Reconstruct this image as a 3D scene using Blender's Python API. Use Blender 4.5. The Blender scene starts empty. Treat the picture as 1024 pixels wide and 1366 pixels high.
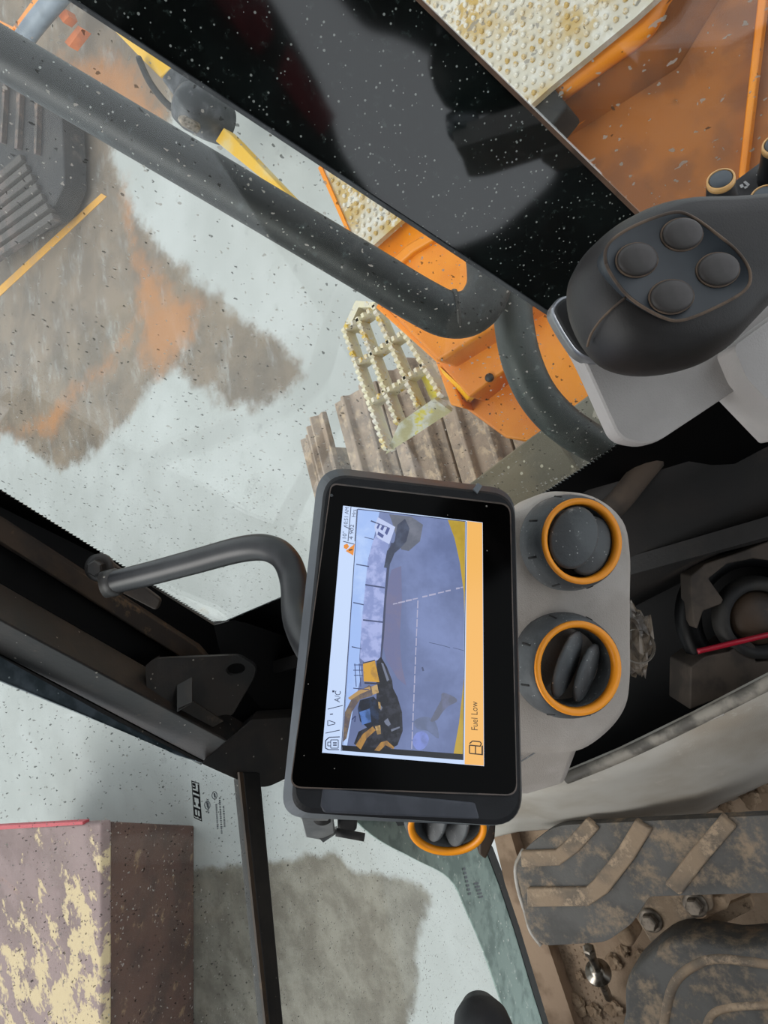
import bpy, bmesh, math, random
import numpy as np
from mathutils import Vector, Matrix, noise as mnoise

# ------------------------------------------------------------------ camera
random.seed(7)
scene = bpy.context.scene
COL = scene.collection
F = 910.0                                   # focal length in pixels of the 1024 x 1366 frame
PITCH, YAW = math.radians(53), math.radians(18.6)
CAM = Vector((0, 0, 2.2))                   # ground is z = 0, the cab floor about 1 m above it
fw = Vector((math.sin(YAW)*math.cos(PITCH), math.cos(YAW)*math.cos(PITCH), -math.sin(PITCH)))
rt = Vector((math.cos(YAW), -math.sin(YAW), 0))
up = rt.cross(fw)
cd = bpy.data.cameras.new('camera')
cd.sensor_fit = 'AUTO'; cd.sensor_width = 36.0; cd.lens = 36.0*F/1366.0
cd.clip_start = 0.01; cd.clip_end = 200
cam = bpy.data.objects.new('camera', cd); COL.objects.link(cam)
cx, cy, cz = -up, rt, -fw                   # the phone is held turned by a quarter
cam.matrix_world = Matrix(((cx.x, cy.x, cz.x, CAM.x), (cx.y, cy.y, cz.y, CAM.y), (cx.z, cy.z, cz.z, CAM.z), (0, 0, 0, 1)))
scene.camera = cam

# ------------------------------------------------------------------ light
world = bpy.data.worlds.new('overcast_sky'); scene.world = world; world.use_nodes = True
wb = world.node_tree.nodes['Background']
wb.inputs[0].default_value = (0.90, 0.95, 1.0, 1); wb.inputs[1].default_value = 1.0
sd = bpy.data.lights.new('sun', 'SUN'); sd.energy = 1.5; sd.angle = math.radians(35); sd.color = (1.0, 0.97, 0.93)
sun = bpy.data.objects.new('sun', sd); COL.objects.link(sun)
sun.rotation_euler = Vector((0.45, -0.75, -1.0)).to_track_quat('-Z', 'Y').to_euler()
vs = scene.view_settings
vs.view_transform = 'Standard'; vs.look = 'None'; vs.gamma = 1.0; vs.use_curve_mapping = False
vs.exposure = 0.35

# ------------------------------------------------------------------ helpers
def ray(px, py): return fw - up*((px-512)/F) + rt*((683-py)/F)
def P(px, py, t): return CAM + ray(px, py)*t
def Z(px, py, z):
    d = ray(px, py); return CAM + d*(z/d.z)
def plane(n, k):
    n = Vector(n); L = n.length
    def fn(px, py, off=0.0):
        d = ray(px, py); return CAM + d*((k+off*L)/d.dot(n))
    fn.n = n/L
    return fn
S = plane((1, 0, -0.5), 0.475)              # side glazing, leaning outwards
W = plane((0, 1, 0.12), 0.8143)             # windscreen

def lin(c):
    if isinstance(c, str):
        c = c.lstrip('#'); c = [int(c[i:i+2], 16)/255 for i in (0, 2, 4)]
    return tuple(x/12.92 if x <= 0.04045 else ((x+0.055)/1.055)**2.4 for x in c) + (1.0,)

WL = {}
def thing(name, label, cat, loc, group=None, kind=None):
    o = bpy.data.objects.new(name, None); COL.objects.link(o)
    o.empty_display_size = 0.03; o.location = loc; WL[o] = Vector(loc)
    if label: o['label'] = label
    if cat: o['category'] = cat
    if group: o['group'] = group
    if kind: o['kind'] = kind
    return o
def tag(o, label=None, cat=None, group=None, kind=None):
    if label: o['label'] = label
    if cat: o['category'] = cat
    if group: o['group'] = group
    if kind: o['kind'] = kind
    return o
def mk(name, verts, faces, m, parent=None, smooth=False, bevel=0, seg=2, sub=0, fix=True):
    vs_ = [Vector(v) for v in verts]
    lo = Vector((min(v.x for v in vs_), min(v.y for v in vs_), min(v.z for v in vs_)))
    hi = Vector((max(v.x for v in vs_), max(v.y for v in vs_), max(v.z for v in vs_)))
    c = (lo+hi)/2
    me = bpy.data.meshes.new(name); me.from_pydata([v-c for v in vs_], [], faces)
    if fix:
        bm = bmesh.new(); bm.from_mesh(me); bmesh.ops.recalc_face_normals(bm, faces=bm.faces); bm.to_mesh(me); bm.free()
    if smooth: me.polygons.foreach_set('use_smooth', [True]*len(me.polygons))
    me.materials.append(m)
    o = bpy.data.objects.new(name, me); COL.objects.link(o)
    WL[o] = c
    if parent is not None: o.parent = parent; o.location = c - WL[parent]
    else: o.location = c
    if bevel:
        b = o.modifiers.new('bevel', 'BEVEL'); b.width = bevel; b.segments = seg; b.limit_method = 'ANGLE'; b.angle_limit = math.radians(35)
        if smooth is not False or True:
            me.polygons.foreach_set('use_smooth', [True]*len(me.polygons))
            w = o.modifiers.new('wn', 'WEIGHTED_NORMAL'); w.keep_sharp = False
    if sub:
        s = o.modifiers.new('sub', 'SUBSURF'); s.levels = sub; s.render_levels = sub
    return o
def slab_geo(top, vec):
    n = len(top); vec = Vector(vec)
    v = [Vector(p) for p in top] + [Vector(p)+vec for p in top]
    f = [list(range(n)), list(range(2*n-1, n-1, -1))] + [[i, (i+1) % n, n+(i+1) % n, n+i] for i in range(n)]
    return v, f
def slab(name, top, vec, m, parent=None, bevel=0, seg=2, **k):
    v, f = slab_geo(top, vec); return mk(name, v, f, m, parent, bevel=bevel, seg=seg, **k)
class MB:
    def __init__(s): s.v = []; s.f = []
    def add(s, v, f):
        b = len(s.v); s.v += [Vector(p) for p in v]; s.f += [[i+b for i in q] for q in f]; return s
    def slab(s, top, vec): return s.add(*slab_geo(top, vec))
    def build(s, name, m, parent=None, **k): return mk(name, s.v, s.f, m, parent, **k)
def basis(ax):
    ax = Vector(ax).normalized()
    a = Vector((0, 0, 1)) if abs(ax.z) < 0.9 else Vector((1, 0, 0))
    e1 = ax.cross(a).normalized(); e2 = ax.cross(e1).normalized()
    return e1, e2, ax
def lathe_geo(o, ax, prof, seg=32, close=False, e=None):
    e1, e2, ax = e if e else basis(ax)
    o = Vector(o); v = []; f = []
    for r, h in prof:
        for k in range(seg):
            a = 2*math.pi*k/seg; v.append(o + ax*h + (e1*math.cos(a)+e2*math.sin(a))*r)
    n = len(prof)
    for i in range(n if close else n-1):
        j = (i+1) % n
        for k in range(seg):
            f.append([i*seg+k, i*seg+(k+1) % seg, j*seg+(k+1) % seg, j*seg+k])
    if not close:
        f.append(list(range(seg-1, -1, -1))); f.append([(n-1)*seg+k for k in range(seg)])
    return v, f
def lathe(name, o, ax, prof, m, parent=None, seg=32, close=False, smooth=True, e=None, **k):
    v, f = lathe_geo(o, ax, prof, seg, close, e)
    ob = mk(name, v, f, m, parent, smooth=smooth, **k)
    return ob
def smooth_path(pts, n=6):
    pts = [Vector(p) for p in pts]; q = [pts[0]*2-pts[1]] + pts + [pts[-1]*2-pts[-2]]; out = []
    for i in range(1, len(q)-2):
        for k in range(n):
            t = k/n; a, b, c, d = q[i-1], q[i], q[i+1], q[i+2]
            out.append(0.5*((2*b)+(c-a)*t+(2*a-5*b+4*c-d)*t*t+(3*b-a-3*c+d)*t**3))
    out.append(pts[-1]); return out
def tube_geo(pts, r, seg=12):
    v = []; f = []; n = len(pts); prev = None
    for i, p in enumerate(pts):
        d = (pts[min(i+1, n-1)]-pts[max(i-1, 0)]).normalized()
        if prev is None: e1 = basis(d)[0]
        else: e1 = (prev - d*prev.dot(d)).normalized()
        prev = e1; e2 = d.cross(e1); rr = r[i] if isinstance(r, (list, tuple)) else r
        for k in range(seg):
            a = 2*math.pi*k/seg; v.append(p + (e1*math.cos(a)+e2*math.sin(a))*rr)
    for i in range(n-1):
        for k in range(seg): f.append([i*seg+k, i*seg+(k+1) % seg, (i+1)*seg+(k+1) % seg, (i+1)*seg+k])
    f.append(list(range(seg-1, -1, -1))); f.append([(n-1)*seg+k for k in range(seg)])
    return v, f
def tube(name, pts, r, m, parent=None, seg=12, n=6, smooth_it=True):
    pts = smooth_path(pts, n) if smooth_it else [Vector(p) for p in pts]
    v, f = tube_geo(pts, r, seg); return mk(name, v, f, m, parent, smooth=True)
def pillow(name, outline, nrm, prof, m, parent=None, centre=None, smooth=True, sub=0):
    nrm = Vector(nrm).normalized(); n = len(outline)
    c = centre if centre is not None else sum((Vector(p) for p in outline), Vector())/n
    v = []; f = []
    for s, h in prof:
        for p in outline: v.append(c + (Vector(p)-c)*s + nrm*h)
    for i in range(len(prof)-1):
        for k in range(n): f.append([i*n+k, i*n+(k+1) % n, (i+1)*n+(k+1) % n, (i+1)*n+k])
    f.append(list(range(n-1, -1, -1))); f.append([(len(prof)-1)*n+k for k in range(n)])
    return mk(name, v, f, m, parent, smooth=smooth, sub=sub)
def closed_spline(pts, n=6):
    q = [Vector((p[0], p[1], 0)) for p in pts]; N = len(q); out = []
    for i in range(N):
        a, b, c, d = q[i-1], q[i], q[(i+1) % N], q[(i+2) % N]
        for k in range(n):
            t = k/n; w = 0.5*((2*b)+(c-a)*t+(2*a-5*b+4*c-d)*t*t+(3*b-a-3*c+d)*t**3); out.append((w.x, w.y))
    return out
def rounded(pts, r, n=5):
    """2-D polygon with its corners rounded by radius r (a number or one per corner)"""
    out = []; N = len(pts)
    for i in range(N):
        a, b, c = Vector(pts[i-1]), Vector(pts[i]), Vector(pts[(i+1) % N])
        rr = r[i] if isinstance(r, (list, tuple)) else r
        d1 = (a-b); d2 = (c-b); k = min(rr, d1.length*0.48, d2.length*0.48)
        p1 = b+d1.normalized()*k; p2 = b+d2.normalized()*k
        for j in range(n+1):
            t = j/n; out.append(tuple(p1*(1-t)**2 + b*2*t*(1-t) + p2*t*t))
    return out
def ell(cx_, cy_, rx, ry, rot=0, n=28):
    o = []; c, s = math.cos(math.radians(rot)), math.sin(math.radians(rot))
    for k in range(n):
        a = 2*math.pi*k/n; x, y = rx*math.cos(a), ry*math.sin(a); o.append((cx_+x*c-y*s, cy_+x*s+y*c))
    return o
def text_geo(body, size, font_space=1.0):
    cu = bpy.data.curves.new('txt', 'FONT'); cu.body = body; cu.size = size; cu.space_character = font_space; cu.resolution_u = 3
    ob = bpy.data.objects.new('txt', cu); COL.objects.link(ob)
    bpy.context.view_layer.update()
    me = bpy.data.meshes.new_from_object(ob.evaluated_get(bpy.context.evaluated_depsgraph_get()))
    v = [tuple(p.co) for p in me.vertices]; f = [list(p.vertices) for p in me.polygons]
    bpy.data.objects.remove(ob); bpy.data.curves.remove(cu); bpy.data.meshes.remove(me)
    return v, f

# ------------------------------------------------------------------ materials
MATS = {}
def nd(nt, t, **k):
    n = nt.nodes.new(t)
    for a, b in k.items(): setattr(n, a, b)
    return n
def ramp(nt, src, lo, hi):
    m = nd(nt, 'ShaderNodeMapRange', interpolation_type='SMOOTHSTEP')
    m.inputs['From Min'].default_value = lo; m.inputs['From Max'].default_value = hi
    nt.links.new(src, m.inputs['Value']); return m.outputs['Result']
def mixc(nt, fac, a, b):
    m = nd(nt, 'ShaderNodeMix', data_type='RGBA')
    if isinstance(fac, (int, float)): m.inputs[0].default_value = fac
    else: nt.links.new(fac, m.inputs[0])
    for i, x in ((6, a), (7, b)):
        if isinstance(x, tuple): m.inputs[i].default_value = x
        else: nt.links.new(x, m.inputs[i])
    return m.outputs[2]
def noise_(nt, co, scale, detail=4, rough=0.55):
    n = nd(nt, 'ShaderNodeTexNoise'); n.inputs['Scale'].default_value = scale; n.inputs['Detail'].default_value = detail
    n.inputs['Roughness'].default_value = rough; nt.links.new(co, n.inputs['Vector']); return n.outputs['Fac']
def specks(nt, co, scale, size, dens):
    """small irregular spots: Voronoi cells of which a share carries a spot"""
    v = nd(nt, 'ShaderNodeTexVoronoi'); v.inputs['Scale'].default_value = scale; nt.links.new(co, v.inputs['Vector'])
    sep = nd(nt, 'ShaderNodeSeparateColor'); nt.links.new(v.outputs['Color'], sep.inputs[0])
    on = nd(nt, 'ShaderNodeMath', operation='LESS_THAN'); nt.links.new(sep.outputs[0], on.inputs[0]); on.inputs[1].default_value = dens
    sz = nd(nt, 'ShaderNodeMath', operation='MULTIPLY'); nt.links.new(sep.outputs[1], sz.inputs[0]); sz.inputs[1].default_value = size
    d = nd(nt, 'ShaderNodeMath', operation='LESS_THAN'); nt.links.new(v.outputs['Distance'], d.inputs[0]); nt.links.new(sz.outputs[0], d.inputs[1])
    r = nd(nt, 'ShaderNodeMath', operation='MULTIPLY'); nt.links.new(on.outputs[0], r.inputs[0]); nt.links.new(d.outputs[0], r.inputs[1])
    return r.outputs[0]
def scaled(nt, co, sc, rot=(0, 0, 0)):
    m = nd(nt, 'ShaderNodeMapping'); m.inputs['Scale'].default_value = sc; m.inputs['Rotation'].default_value = rot
    nt.links.new(co, m.inputs['Vector']); return m.outputs[0]
def mat(name, c1, c2=None, scale=12, lo=0.42, hi=0.62, c3=None, scale3=30, lo3=0.55, hi3=0.65, rough=0.6, metal=0.0,
        bump=0.0, bscale=150, spec=0.5, dots=None, grad3=None, emit=None, estr=1.0, coat=0.0):
    if name in MATS: return MATS[name]
    m = bpy.data.materials.new(name); m.use_nodes = True; nt = m.node_tree; b = nt.nodes['Principled BSDF']
    co = nd(nt, 'ShaderNodeTexCoord').outputs['Object']
    col = lin(c1)
    if c2: col = mixc(nt, ramp(nt, noise_(nt, co, scale), lo, hi), col, lin(c2))
    if c3:
        n3 = noise_(nt, co, scale3, 6, 0.7)
        if grad3:
            dp = nd(nt, 'ShaderNodeVectorMath', operation='DOT_PRODUCT'); nt.links.new(co, dp.inputs[0]); dp.inputs[1].default_value = grad3
            ad = nd(nt, 'ShaderNodeMath', operation='ADD'); nt.links.new(n3, ad.inputs[0]); nt.links.new(dp.outputs['Value'], ad.inputs[1]); n3 = ad.outputs[0]
        col = mixc(nt, ramp(nt, n3, lo3, hi3), col, lin(c3))
    if dots: col = mixc(nt, specks(nt, co, *dots[1:]), col, lin(dots[0]))
    if isinstance(col, tuple): b.inputs['Base Color'].default_value = col
    else: nt.links.new(col, b.inputs['Base Color'])
    b.inputs['Roughness'].default_value = rough; b.inputs['Metallic'].default_value = metal
    b.inputs['Specular IOR Level'].default_value = spec; b.inputs['Coat Weight'].default_value = coat
    if bump:
        bn = nd(nt, 'ShaderNodeBump'); bn.inputs['Strength'].default_value = bump; bn.inputs['Distance'].default_value = 0.002
        nt.links.new(noise_(nt, co, bscale, 5, 0.65), bn.inputs['Height']); nt.links.new(bn.outputs[0], b.inputs['Normal'])
    if emit:
        b.inputs['Emission Color'].default_value = lin(emit); b.inputs['Emission Strength'].default_value = estr
    MATS[name] = m; return m
def screen_mat(name, c1, c2=None, scale=60, lo=0.4, hi=0.65, k=0.8):
    """a lit display pixel area"""
    m = bpy.data.materials.new(name); m.use_nodes = True; nt = m.node_tree; b = nt.nodes['Principled BSDF']
    b.inputs['Base Color'].default_value = (0.01, 0.01, 0.01, 1); b.inputs['Roughness'].default_value = 0.25
    b.inputs['Emission Strength'].default_value = k
    if c2:
        co = nd(nt, 'ShaderNodeTexCoord').outputs['Object']
        nt.links.new(mixc(nt, ramp(nt, noise_(nt, co, scale, 5, 0.6), lo, hi), lin(c1), lin(c2)), b.inputs['Emission Color'])
    else: b.inputs['Emission Color'].default_value = lin(c1)
    return m
def glass(name, tint=(0.96, 0.98, 0.97), haze=0.03, dens=0.25, dark=0.12, streak=0.0, hazecol='#b9b6ae'):
    m = bpy.data.materials.new(name); m.use_nodes = True; nt = m.node_tree
    for n in list(nt.nodes):
        if n.type == 'BSDF_PRINCIPLED': nt.nodes.remove(n)
    out = [n for n in nt.nodes if n.type == 'OUTPUT_MATERIAL'][0]
    co = nd(nt, 'ShaderNodeTexCoord').outputs['Object']
    wn = nd(nt, 'ShaderNodeTexNoise'); wn.inputs['Scale'].default_value = 260; wn.inputs['Detail'].default_value = 2; nt.links.new(co, wn.inputs['Vector'])
    va = nd(nt, 'ShaderNodeVectorMath', operation='MULTIPLY_ADD'); nt.links.new(wn.outputs['Color'], va.inputs[0]); va.inputs[1].default_value = (.005, .005, .005); nt.links.new(co, va.inputs[2])
    cw = va.outputs[0]
    tr = nd(nt, 'ShaderNodeBsdfTransparent'); tr.inputs[0].default_value = (*tint, 1)
    gl = nd(nt, 'ShaderNodeBsdfGlossy'); gl.inputs['Roughness'].default_value = 0.02; gl.inputs[0].default_value = (1, 1, 1, 1)
    lw = nd(nt, 'ShaderNodeLayerWeight'); lw.inputs[0].default_value = 0.5         # Schlick reflectance, the same from both faces
    pw = nd(nt, 'ShaderNodeMath', operation='POWER'); nt.links.new(lw.outputs['Facing'], pw.inputs[0]); pw.inputs[1].default_value = 5
    fr = nd(nt, 'ShaderNodeMath', operation='MULTIPLY_ADD'); nt.links.new(pw.outputs[0], fr.inputs[0]); fr.inputs[1].default_value = 0.9; fr.inputs[2].default_value = 0.025
    mx = nd(nt, 'ShaderNodeMixShader'); nt.links.new(fr.outputs[0], mx.inputs[0]); nt.links.new(tr.outputs[0], mx.inputs[1]); nt.links.new(gl.outputs[0], mx.inputs[2])
    df = nd(nt, 'ShaderNodeBsdfDiffuse'); df.inputs[0].default_value = lin(hazecol)
    hz = nd(nt, 'ShaderNodeMath', operation='MULTIPLY'); nt.links.new(noise_(nt, co, 14, 5, 0.7), hz.inputs[0]); hz.inputs[1].default_value = haze*2
    add = nd(nt, 'ShaderNodeMath', operation='MAXIMUM'); nt.links.new(hz.outputs[0], add.inputs[0])
    s1 = specks(nt, cw, 210, 0.26, dens)
    if streak:
        s2 = specks(nt, scaled(nt, cw, (1.0, 0.25, 1.0), (0.6, 0.5, 0.3)), 150, 0.20, streak)
        q = nd(nt, 'ShaderNodeMath', operation='MAXIMUM'); nt.links.new(s1, q.inputs[0]); nt.links.new(s2, q.inputs[1]); s1 = q.outputs[0]
    q = nd(nt, 'ShaderNodeMath', operation='MULTIPLY'); nt.links.new(s1, q.inputs[0]); q.inputs[1].default_value = 0.7
    nt.links.new(q.outputs[0], add.inputs[1])
    m2 = nd(nt, 'ShaderNodeMixShader'); nt.links.new(add.outputs[0], m2.inputs[0]); nt.links.new(mx.outputs[0], m2.inputs[1]); nt.links.new(df.outputs[0], m2.inputs[2])
    dk = nd(nt, 'ShaderNodeBsdfDiffuse'); dk.inputs[0].default_value = lin('#3a3a36')
    s3 = specks(nt, scaled(nt, cw, (1, 1, .6), (0.3, 0.8, 0.1)), 210, 0.24, dark)
    q = nd(nt, 'ShaderNodeMath', operation='MULTIPLY'); nt.links.new(s3, q.inputs[0]); q.inputs[1].default_value = 0.65
    m3 = nd(nt, 'ShaderNodeMixShader'); nt.links.new(q.outputs[0], m3.inputs[0]); nt.links.new(m2.outputs[0], m3.inputs[1]); nt.links.new(dk.outputs[0], m3.inputs[2])
    nt.links.new(m3.outputs[0], out.inputs['Surface']); return m

M_black = mat('black_plastic', '#1b1c1e', '#26272a', 30, rough=0.5, bump=0.15, bscale=500)
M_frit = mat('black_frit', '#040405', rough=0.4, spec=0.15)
M_rubber = mat('black_rubber', '#141415', '#2a2825', 20, rough=0.7)
M_iron = mat('black_painted_steel', '#1c1b1a', '#2c2622', 14, rough=0.5, c3='#4a3f35', scale3=40, lo3=0.62, hi3=0.72, dots=('#8b857c', 160, 0.3, 0.06), bump=0.2)
M_brownsteel = mat('rust_brown_steel', '#3b2b1c', '#241a12', 12, rough=0.6, c3='#5b4630', lo3=0.6, hi3=0.7, bump=0.2)
M_grey = mat('grey_moulded_plastic', '#a8a098', '#b5aea7', 18, rough=0.65, bump=0.35, bscale=900, c3='#948577', scale3=14, lo3=0.6, hi3=0.75)
M_pod = mat('pale_grey_pod_plastic', '#a9a5a2', '#b2aeab', 18, rough=0.65, bump=0.3, bscale=900, c3='#a0988f', scale3=14, lo3=0.6, hi3=0.8)
M_greydirty = mat('dusty_grey_plastic', '#b6b2aa', '#9c9284', 6, lo=0.38, hi=0.72, rough=0.7, bump=0.25, bscale=600, c3='#c4beb4', scale3=22, lo3=0.56, hi3=0.8)
M_orange = mat('orange_paint', '#e68a08', '#dd7e06', 10, rough=0.4, c3='#8a5a20', scale3=60, lo3=0.70, hi3=0.76, dots=('#5b3a16', 130, 0.28, 0.10))
M_orangebrown = mat('brown_orange_paint', '#9c5a17', '#7f4818', 9, rough=0.55, c3='#5f3a18', scale3=14, lo3=0.58, hi3=0.8)  # browner, darker version of the hood's orange
M_ring = mat('orange_ring', '#ff9f1c', rough=0.45)
M_charcoal = mat('charcoal_plastic', '#46494b', '#565a5c', 25, rough=0.6, c3='#8b8e8e', scale3=70, lo3=0.58, hi3=0.74, bump=0.3, dots=('#a5a7a5', 420, 0.25, 0.25))
M_dustblack = mat('dusty_black_plastic', '#131110', '#1f1a17', 8, rough=0.65, c3='#4a3d32', scale3=11, lo3=0.54, hi3=0.82, bump=0.25, bscale=300)
M_mud = mat('dried_mud', '#8c755e', '#a89178', 22, rough=0.95, bump=1.0, bscale=120, c3='#5a4a3a', scale3=60, lo3=0.55, hi3=0.7)

# ------------------------------------------------------------------ ground outside
def ground():
    x0, x1, y0, y1, st = -4.0, 7.5, -0.5, 8.0, 0.035
    nx, ny = int((x1-x0)/st), int((y1-y0)/st)
    gx, gy = np.meshgrid(np.linspace(x0, x1, nx), np.linspace(y0, y1, ny))
    def sdf(poly):
        q = [Z(a, b, -2.2) for a, b in poly]; q = [(p.x, p.y) for p in q]
        d = np.full(gx.shape, 1e9); inside = np.zeros(gx.shape, bool)
        for i in range(len(q)):
            (ax, ay), (bx, by) = q[i-1], q[i]
            ex, ey = bx-ax, by-ay; t = np.clip(((gx-ax)*ex+(gy-ay)*ey)/(ex*ex+ey*ey+1e-12), 0, 1)
            d = np.minimum(d, np.hypot(gx-ax-t*ex, gy-ay-t*ey))
            c = ((ay > gy) != (by > gy)) & (gx < (bx-ax)*(gy-ay)/((by-ay) or 1e-9)+ax); inside ^= c
        return np.where(inside, d, -d)
    def m(polys, w): return np.clip(0.5+np.max([sdf(p) for p in polys], axis=0)/(2*w), 0, 1)
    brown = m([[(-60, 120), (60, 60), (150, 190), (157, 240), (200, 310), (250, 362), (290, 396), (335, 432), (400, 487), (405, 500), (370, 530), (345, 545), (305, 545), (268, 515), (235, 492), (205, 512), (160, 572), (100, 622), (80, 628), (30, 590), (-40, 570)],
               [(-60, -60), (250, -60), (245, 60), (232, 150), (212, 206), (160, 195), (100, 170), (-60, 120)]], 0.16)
    orange_brown = m([[(168, 235), (185, 330), (232, 385), (268, 400), (262, 455), (215, 505), (205, 495), (180, 478), (190, 430), (175, 450), (150, 490), (95, 545), (70, 590), (60, 580), (0, 582), (0, 572), (40, 565), (85, 525), (135, 485), (165, 440), (182, 400), (178, 340), (160, 260)],
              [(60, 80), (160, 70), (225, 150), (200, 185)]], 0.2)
    wet = m([[(250, 1160), (340, 1152), (450, 1135), (470, 1162), (560, 1176), (576, 1200), (555, 1262), (560, 1300), (545, 1366), (540, 1450), (150, 1450), (200, 1200)]], 0.07)
    n = nx*ny
    verts = np.zeros((n, 3)); verts[:, 0] = gx.ravel(); verts[:, 1] = gy.ravel()
    idx = np.arange(n).reshape(ny, nx)
    faces = np.stack([idx[:-1, :-1], idx[:-1, 1:], idx[1:, 1:], idx[1:, :-1]], -1).reshape(-1, 4)
    me = bpy.data.meshes.new('ground'); me.from_pydata(verts.tolist(), [], faces.tolist())
    at = me.color_attributes.new('ground_tint', 'FLOAT_COLOR', 'POINT')
    c = np.ones((n, 4), np.float32); c[:, 0] = brown.ravel(); c[:, 1] = orange_brown.ravel(); c[:, 2] = wet.ravel()  # vertex masks for brown, orange-brown and wet ground patches
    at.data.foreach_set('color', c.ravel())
    mt = bpy.data.materials.new('patchy_concrete'); mt.use_nodes = True; nt = mt.node_tree; b = nt.nodes['Principled BSDF']
    co = nd(nt, 'ShaderNodeTexCoord').outputs['Object']
    a = nd(nt, 'ShaderNodeAttribute', attribute_name='ground_tint'); sp = nd(nt, 'ShaderNodeSeparateColor'); nt.links.new(a.outputs['Color'], sp.inputs[0])
    def edge(src, sc, amt, lo=0.42, hi=0.62):
        k = nd(nt, 'ShaderNodeMath', operation='MULTIPLY_ADD'); nt.links.new(noise_(nt, co, sc, 10, 0.74), k.inputs[0]); k.inputs[1].default_value = amt
        s = nd(nt, 'ShaderNodeMath', operation='ADD'); nt.links.new(src, s.inputs[0]); s.inputs[1].default_value = -amt/2; nt.links.new(s.outputs[0], k.inputs[2])
        return ramp(nt, k.outputs[0], lo, hi)
    col = mixc(nt, ramp(nt, noise_(nt, co, 2.2, 5), 0.35, 0.7), lin('#a3a6a3'), lin('#b0b3b1'))
    col = mixc(nt, ramp(nt, noise_(nt, co, 9, 6, 0.7), 0.58, 0.75), col, lin('#959895'))
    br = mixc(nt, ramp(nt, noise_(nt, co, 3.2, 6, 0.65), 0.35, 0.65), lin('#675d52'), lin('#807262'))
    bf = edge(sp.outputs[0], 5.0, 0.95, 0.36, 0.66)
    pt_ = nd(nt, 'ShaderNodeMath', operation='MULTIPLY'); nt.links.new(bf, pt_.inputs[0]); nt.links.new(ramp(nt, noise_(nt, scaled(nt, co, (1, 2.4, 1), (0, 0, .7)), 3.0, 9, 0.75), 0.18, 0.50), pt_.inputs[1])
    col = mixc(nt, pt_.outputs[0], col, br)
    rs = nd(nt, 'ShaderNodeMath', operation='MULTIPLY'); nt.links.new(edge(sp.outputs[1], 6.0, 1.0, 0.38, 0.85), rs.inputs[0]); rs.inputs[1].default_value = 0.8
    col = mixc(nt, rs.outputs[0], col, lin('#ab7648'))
    we = mixc(nt, ramp(nt, noise_(nt, co, 6, 6, 0.7), 0.38, 0.66), lin('#645f55'), lin('#817d72'))
    col = mixc(nt, edge(sp.outputs[2], 7.0, 0.9, 0.36, 0.66), col, we)
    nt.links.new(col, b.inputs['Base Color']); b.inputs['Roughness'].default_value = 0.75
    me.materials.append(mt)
    o = bpy.data.objects.new('ground', me); COL.objects.link(o); WL[o] = Vector()
    tag(o, 'pale grey concrete yard with brown and orange-brown patches', 'ground', kind='structure')
    M_line = mat('yellow_line_paint', '#d9a03c', '#c99a55', 6, rough=0.8)
    q = [Z(-40, 432, -2.196), Z(-40, 418, -2.196), Z(135, 258, -2.196), Z(142, 262, -2.196)]
    slab('painted_line', [q[0], q[3], q[2], q[1]], (0, 0, -0.003), M_line, o)
ground()

# ------------------------------------------------------------------ glazing
def lerp2(a, b, k): return (a[0]+(b[0]-a[0])*k, a[1]+(b[1]-a[1])*k)
G_side = glass('dusty_side_glass', haze=0.02, dens=0.28, dark=0.30)
G_rear = glass('scratched_side_glass', haze=0.03, dens=0.30, dark=0.02, streak=0.40)
G_front = glass('speckled_windscreen', haze=0.03, dens=0.18, dark=0.5, streak=0.15)
G_low = glass('scratched_lower_glass', haze=0.03, dens=0.35, dark=0.12, streak=0.25)
nS = S.n
# corner points of the side window in the picture, carried to the glazing plane
A_top, A_bot = (-140, 569), (285, 831)
sill = [(285, 831), (300, 830), (390, 792), (560, 735), (690, 682), (760, 638), (800, 612), (850, 578), (905, 545)]
bl0, bl1 = (-62, -100), (745, 431)              # left edge of the dark band
br0, br1 = (440, -120), (960, 388)              # right edge
w1 = thing('window_1', 'large dusty side window pane with dotted black border beside the handrail', 'window', S(300, 600), kind='structure')
slab('pane', [S(*p) for p in [A_top, A_bot] + sill[1:] + [(850, 500), bl1, bl0]], nS*0.004, G_side, w1)
# dotted black print along the pillar and the sill
def frit(path, width, tooth, pitch, parent, side=1):
    pts = [S(*p, -0.0008) for p in path]; out = []
    L = 0; mb = MB(); row = []
    for i in range(len(pts)-1):
        a, b = pts[i], pts[i+1]; d = (b-a); n = max(1, int(d.length/pitch)); e = nS.cross(d.normalized())*side
        for k in range(n):
            for j, h in ((0, tooth), (0.5, 0)):
                row.append((a+d*((k+j)/n), e, h))
    row.append((pts[-1], row[-1][1], 0))
    v = []; f = []
    for p, e, h in row: v += [p+e*h, p-e*width]
    for i in range(len(row)-1): f.append([2*i, 2*i+2, 2*i+3, 2*i+1])
    return mk('frit_border', v, f, M_frit, parent, fix=False)
frit([A_top, A_bot, sill[1]], 0.030, 0.006, 0.006, w1, -1)
frit(sill[1:], 0.020, 0.005, 0.0045, w1, -1)
slab('frit_panel', [S(*p, .0005) for p in [(285, 831)] + sill[1:] + [(1090, 440), (1090, 560), (940, 640), (740, 760), (600, 830), (420, 900), (300, 930)]], nS*0.003, M_frit, w1)
w2 = thing('window_2', 'scratched rear side window pane right of the dark glossy band', 'window', S(800, 150), kind='structure')
slab('pane', [S(*p) for p in [br0, br1, (1150, 480), (1150, -120)]], nS*0.004, G_rear, w2)
M_band = mat('glossy_black_band', '#0a0e0d', '#101615', 20, rough=0.06, c3='#2c3532', scale3=190, lo3=0.56, hi3=0.70, dots=('#8d938e', 340, 0.26, 0.6), spec=0.85)
M_edge = mat('brown_seal_edge', '#6b5140', '#4a382c', 30, rough=0.6)
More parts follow.
